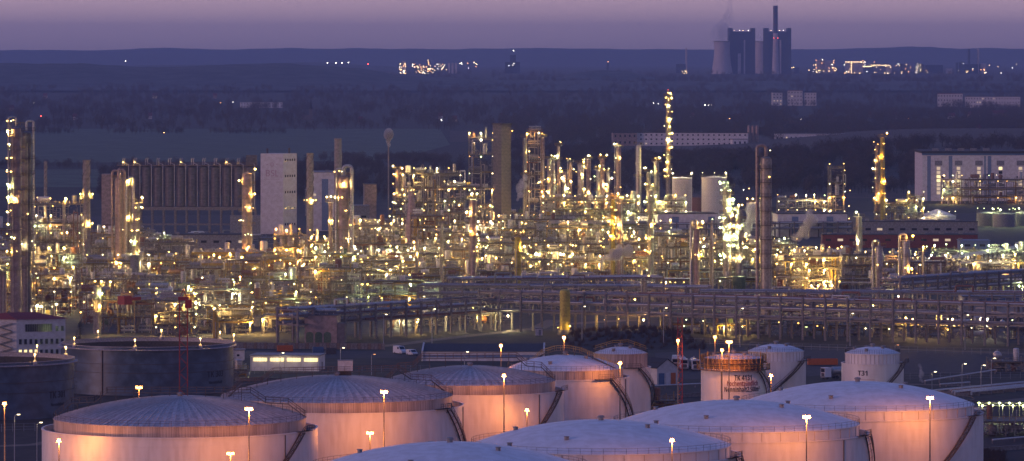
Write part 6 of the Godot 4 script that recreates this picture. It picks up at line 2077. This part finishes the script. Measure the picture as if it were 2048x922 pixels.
func house(px: float, ybase: float, wpx: float, hpx: float, label: String, wall: String, roof: String, floors := 2, lit := 0.05, group := "") -> void:
	var d := dist(ybase) if ybase > 190 else 9500.0
	var s := d / F
	var t := thing("distant_building", label, "building", Vector3((px - 1024) * s, rise(d), -d), group if group else "buildings in the plain", rng.randf_range(-0.15, 0.15))
	var w := wpx * s
	var h := hpx * s
	bx(t, "walls", M[wall], Vector3(0, h * 0.5, -6), Vector3(w, h, 12))
	if roof == "gable":
		var mb := MB.new()
		mb.quad(Vector3(-w * 0.52, h, 0.4), Vector3(w * 0.52, h, 0.4), Vector3(w * 0.5, h + 4.5, -6), Vector3(-w * 0.5, h + 4.5, -6))
		mb.quad(Vector3(w * 0.52, h, -12.4), Vector3(-w * 0.52, h, -12.4), Vector3(-w * 0.5, h + 4.5, -6), Vector3(w * 0.5, h + 4.5, -6))
		for x in [-w * 0.5, w * 0.5]: mb.tri(Vector3(x, h, 0), Vector3(x, h, -12), Vector3(x, h + 4.4, -6))
		part(t, "roof", mb.done(), M.red_wall)
	else:
		bx(t, "roof", M[roof], Vector3(0, h + 0.3, -6), Vector3(w + 0.8, 0.6, 12.8))
	var n := clampi(int(w / 4.5), 2, 26)
	for f in floors:
		for k in n:
			bx(t, "window", M.window_dim if rng.randf() < lit else M.window, Vector3(-w * 0.5 + (k + 0.5) * w / n, h * (f + 0.55) / floors, 0.05), Vector3(w / n * 0.32, h / floors * 0.34, 0.14))

func build_background() -> void:
	sheet("field", M.field_green, [ground(-500, 330), ground(780, 322), ground(900, 290), ground(880, 258), ground(-400, 258)], 0.25)
	sheet("field", M.field_green, [ground(-500, 372), ground(300, 376), ground(560, 340), ground(-500, 338)], 0.2)
	sheet("field", M.field_brown, [ground(900, 284), ground(1230, 284), ground(1230, 268), ground(900, 262)], 0.22)
	sheet("field", M.field_green, [ground(-500, 176), ground(700, 176), ground(900, 168), ground(-500, 164)], 4.0)
	ridge("far_hills", 25000.0, 5000.0, [[-1200, 101], [0, 101], [200, 100], [330, 96], [420, 99], [600, 97], [900, 98], [1100, 97], [1350, 99], [1580, 99], [1650, 98], [1740, 97], [1810, 94], [1950, 97], [2100, 98], [3200, 100]], M.far_land, 2.5)
	ridge("middle_hills", 17500.0, 3000.0, [[-1200, 126], [0, 127], [180, 131], [400, 130], [650, 124], [760, 131], [860, 146], [1000, 142], [1300, 144], [1500, 150], [2000, 152], [3200, 150]], M.far_land, 2.5)
	ridge("spoil_heap", 12500.0, 700.0, [[1110, 156], [1160, 144], [1200, 141], [1250, 142], [1290, 152], [1330, 157]], M.far_land, 1.0)
	ridge("near_ridge", 11500.0, 1800.0, [[-1200, 143], [0, 126], [120, 127], [300, 134], [560, 127], [700, 136], [830, 152], [1000, 160], [1400, 163], [3200, 160]], M.far_land, 3.0)
	# the bank with its grassy top on the right
	var mb := MB.new()
	for i in 40:
		for j in 26:
			var q := []
			for e in [[i, j], [i + 1, j], [i + 1, j + 1], [i, j + 1]]:
				var px := lerpf(1250, 2500, e[0] / 40.0)
				var d := lerpf(3200, 6100, e[1] / 26.0)
				var py := HY + F * HC / d
				q.append(Vector3((px - 1024) * d / F, 0.1 + hill_height(px, py), -d))
			mb.quad(q[0], q[1], q[2], q[3])
	struct_("grassy_bank", mb.done(), M.field_brown)
	wood("far_wood", "dusky wood and orchards filling the plain behind the fields", M.bare_wood, [[-300, 2350, 205, 262], [-300, 2350, 190, 240], [1000, 2300, 225, 275], [1000, 2300, 250, 290]], 9000, 13.0)
	wood("far_wood", "hazy belts of trees far out before the hills", M.bare_wood, [[-300, 2350, 163, 205], [-200, 2300, 172, 190]], 5000, 15.0)
	wood("bank_wood", "dark leafless wood on the slope behind the right-hand units", M.bare_wood_b, [[1330, 1860, 324, 388, 1.0], [1330, 2300, 326, 372, 1.0], [1250, 1500, 322, 345, 1.0]], 5200, 10.0)
	wood("hedge", "dark hedge line crossing the green fields", M.bare_wood, [[-300, 760, 332, 338], [-300, 620, 266, 268], [640, 900, 318, 330]], 900, 7.0)
	wood("plain_wood", "dark trees between the halls and the lit column cluster", M.bare_wood_b, [[1000, 1220, 290, 330], [1220, 1500, 322, 340], [600, 1300, 330, 400], [200, 700, 345, 400]], 3000, 9.0)
	power_station()
	far_works()
	# halls and houses in the plain
	house(1360, 292, 272, 26, "long pale factory hall across the plain behind the lit tower", "white_sheet", "dark_roof", 3, 0.02)
	house(1250, 292, 48, 26, "pinkish end block of the long factory hall", "column_pink", "dark_roof", 2, 0.0)
	house(1480, 293, 30, 14, "white shed at the end of the long factory hall", "tank_white", "grey_sheet", 1, 0.0)
	house(1620, 288, 140, 20, "pale blue hall lined with orange lamps in the plain", "white_sheet", "grey_sheet", 1, 0.1)
	house(523, 216, 84, 11, "long white low building at the edge of the far wood", "tank_white", "grey_sheet", 2, 0.0)
	house(1555, 212, 20, 26, "left tall pinkish apartment block of the far estate", "plaster", "grey_sheet", 4, 0.1)
	house(1590, 212, 30, 30, "middle pinkish apartment block of the far estate", "plaster", "red_roof", 4, 0.1)
	house(1620, 212, 24, 26, "right pinkish apartment block of the far estate", "plaster", "grey_sheet", 4, 0.1)
	house(1900, 214, 50, 26, "pink school-like block with white window bands", "plaster", "red_roof", 3, 0.05)
	house(1985, 216, 110, 22, "long bluish block beside the pink school-like one", "white_sheet", "grey_sheet", 3, 0.05)
	for q in [[1220, 246, 5], [1004, 238, 6], [1060, 240, 8], [1140, 243, 7], [1385, 238, 9], [1420, 240, 7], [1480, 240, 10], [1790, 238, 9], [1740, 236, 6], [1660, 240, 8], [1905, 238, 12], [1950, 235, 26], [2000, 233, 40], [2034, 232, 12], [880, 238, 8], [910, 244, 9], [720, 246, 8], [150, 240, 8], [20, 222, 14], [300, 238, 8], [430, 180, 8], [310, 166, 10], [90, 168, 8], [1870, 274, 8], [1830, 272, 9], [1700, 268, 8], [1960, 262, 7]]:
		house(q[0], q[1], q[2], 6.0, "small pale house among the bare trees of the plain", "plaster" if rng.randf() < 0.6 else "column_pink", "gable", 1, 0.1, "small houses in the plain")
	# church with its dark spire
	var cd := dist(240)
	var cs := cd / F
	var ch := thing("church", "dark village church with a pointed spire above the trees", "church", spot(622, cd))
	bx(ch, "tower", M.concrete_dark, Vector3(0, 11 * cs * 1.0, 0), Vector3(6 * cs, 22 * cs, 6 * cs))
	var sp := MB.new()
	sp.lathe([Vector2(4.0 * cs, 22 * cs), Vector2(1.6 * cs, 30 * cs), Vector2(0, 46 * cs)], 8)
	part(ch, "spire", sp.done(), M.dark_roof)
	bx(ch, "nave", M.concrete_dark, Vector3(-10 * cs, 5 * cs, -4), Vector3(16 * cs, 10 * cs, 12))
	# three silos by the long hall
	var sd := dist(292)
	for k in 3:
		var sl := thing("far_silo", ["left of three slim silos beside the long factory hall", "middle of three slim silos beside the long factory hall", "right of three slim silos beside the long factory hall"][k], "silo", spot(1498 + k * 8, sd), "slim silos by the long hall")
		var m3 := MB.new()
		var r := 3.3 * sd / F
		m3.lathe([Vector2(r, 0), Vector2(r, 40 * sd / F), Vector2(r * 0.4, 42 * sd / F), Vector2(0, 42 * sd / F)], 18)
		part(sl, "shell", m3.done(), M.column_pink)
		var m4 := MB.new()
		rails(m4, ring_points(r * 0.95, 40 * sd / F, 0, TAU, 12), 1.2, 1.5, 0.1)
		part(sl, "railing", m4.done(), M.steel)
	# lamps scattered over the plain
	for q in [[82, 232, "red"], [328, 265, "orange"], [251, 122, "white"], [441, 206, "orange"], [466, 204, "white"], [68, 206, "white"], [883, 240, "white"], [1066, 211, "white"], [1153, 240, "white"], [1247, 275, "orange"], [1320, 277, "orange"], [1400, 276, "orange"], [1476, 276, "orange"], [1307, 206, "white"], [1317, 207, "white"], [1410, 210, "white"], [1417, 210, "white"], [1423, 210, "white"], [1459, 237, "orange"], [1604, 278, "orange"], [1627, 275, "orange"], [1658, 275, "orange"], [1687, 274, "orange"], [1711, 272, "orange"], [1687, 285, "white"], [1889, 272, "orange"], [1845, 282, "orange"], [1963, 286, "white"], [1816, 237, "orange"], [1580, 243, "white"], [1602, 238, "white"], [1909, 238, "white"], [655, 126, "white"], [672, 126, "white"], [684, 126, "white"], [697, 125, "white"], [736, 128, "red"], [1027, 101, "white"], [1498, 377, "orange"], [1487, 380, "white"], [1700, 381, "orange"], [1690, 383, "white"], [1698, 412, "orange"], [1698, 437, "orange"]]:
		var yb: float = q[1] + (6.0 if q[1] > 200 else 4.0)
		var d := dist(yb) if q[1] > 190 else 14000.0
		if q[1] > 360: d = dist(q[1] + 14)
		far_lamp(q[0], q[1], d, q[2], "%s lamp glinting far out in the dusky plain" % {"red": "red", "orange": "orange", "white": "white"}[q[2]])

# ---------------------------------------------------------------- steam
func plume(label: String, d: float, pts: Array, density: float, group := "steam plumes of the refinery") -> void:
	# pts: [x, y, width] in pixels from the vent upwards
	var p0 := point(pts[0][0], pts[0][1], d)
	var t := thing("steam_plume", label, "steam", p0, group)
	var fm := FogMaterial.new()
	fm.density = density
	fm.albedo = Color(0.99, 0.98, 0.99)
	fm.density = density * 0.6
	var n := pts.size() * 3 - 2
	for i in n:
		var k := mini(i / 3, pts.size() - 2)
		var u := i / 3.0 - k
		var w: float = lerpf(pts[k][2], pts[k + 1][2], u) * d / F * rng.randf_range(0.7, 1.2)
		var v := FogVolume.new()
		v.name = "steam_puff"
		v.shape = RenderingServer.FOG_VOLUME_SHAPE_ELLIPSOID
		v.size = Vector3(w * rng.randf_range(0.7, 1.2), w * rng.randf_range(0.9, 1.7), w)
		v.material = fm
		v.position = point(lerpf(pts[k][0], pts[k + 1][0], u), lerpf(pts[k][1], pts[k + 1][1], u), d) - p0 + Vector3(rng.randf_range(-0.3, 0.3), rng.randf_range(-0.2, 0.2), rng.randf_range(-0.3, 0.3)) * w
		v.rotation.z = rng.randf_range(-0.6, 0.6)
		t.add_child(v, true)

func build_steam() -> void:
	plume("white steam puffing from the very thin vent", dist(470), [[777, 290, 5], [777.5, 285, 8], [777, 280, 9], [775, 275, 9], [779, 271, 12], [776, 268, 15]], 1.152)
	plume("steam drifting up right of the brightly ringed column", 1950.0, [[1493, 470, 8], [1495, 458, 14], [1499, 446, 17], [1502, 434, 20], [1508, 423, 22], [1513, 412, 18]], 0.36)
	plume("steam slanting up before the blue-panelled warehouse", 1900.0, [[1588, 478, 9], [1596, 471, 15], [1605, 464, 18], [1612, 452, 20], [1618, 440, 22], [1620, 428, 18]], 0.36)
	plume("low steam drifting across below the yellow column", 1900.0, [[1205, 517, 9], [1217, 513, 16], [1232, 508, 20], [1248, 506, 18], [1264, 502, 14]], 0.432)
	plume("steam rising at the windowless tower's foot", 2350.0, [[1036, 398, 8], [1038, 388, 13], [1042, 376, 14], [1046, 364, 12], [1048, 354, 9]], 0.432)
	plume("small steam curl by the red-lit pipes", 1700.0, [[541, 590, 5], [543, 582, 7], [546, 574, 8], [544, 567, 8]], 0.72)
	plume("steam wisp on the dark lawn behind the dome", 1290.0, [[1843, 762, 7], [1841, 750, 10], [1843, 740, 9], [1838, 732, 9]], 0.36)
	plume("steam trailing from the left cooling tower", 15200.0, [[1442, 80, 30], [1445, 70, 27], [1448, 58, 24], [1452, 46, 21], [1455, 34, 18], [1458, 22, 16], [1461, 10, 15], [1464, -4, 15]], 0.006, "plumes of the distant power station")
	plume("thin steam over the hidden cooling tower", 15400.0, [[1523, 78, 22], [1526, 66, 20], [1529, 54, 17], [1532, 40, 14]], 0.003, "plumes of the distant power station")
	plume("smoke leaving the tall chimney's mouth", 15100.0, [[1551, 10, 9], [1552, 3, 10], [1553, -6, 13]], 0.006, "plumes of the distant power station")
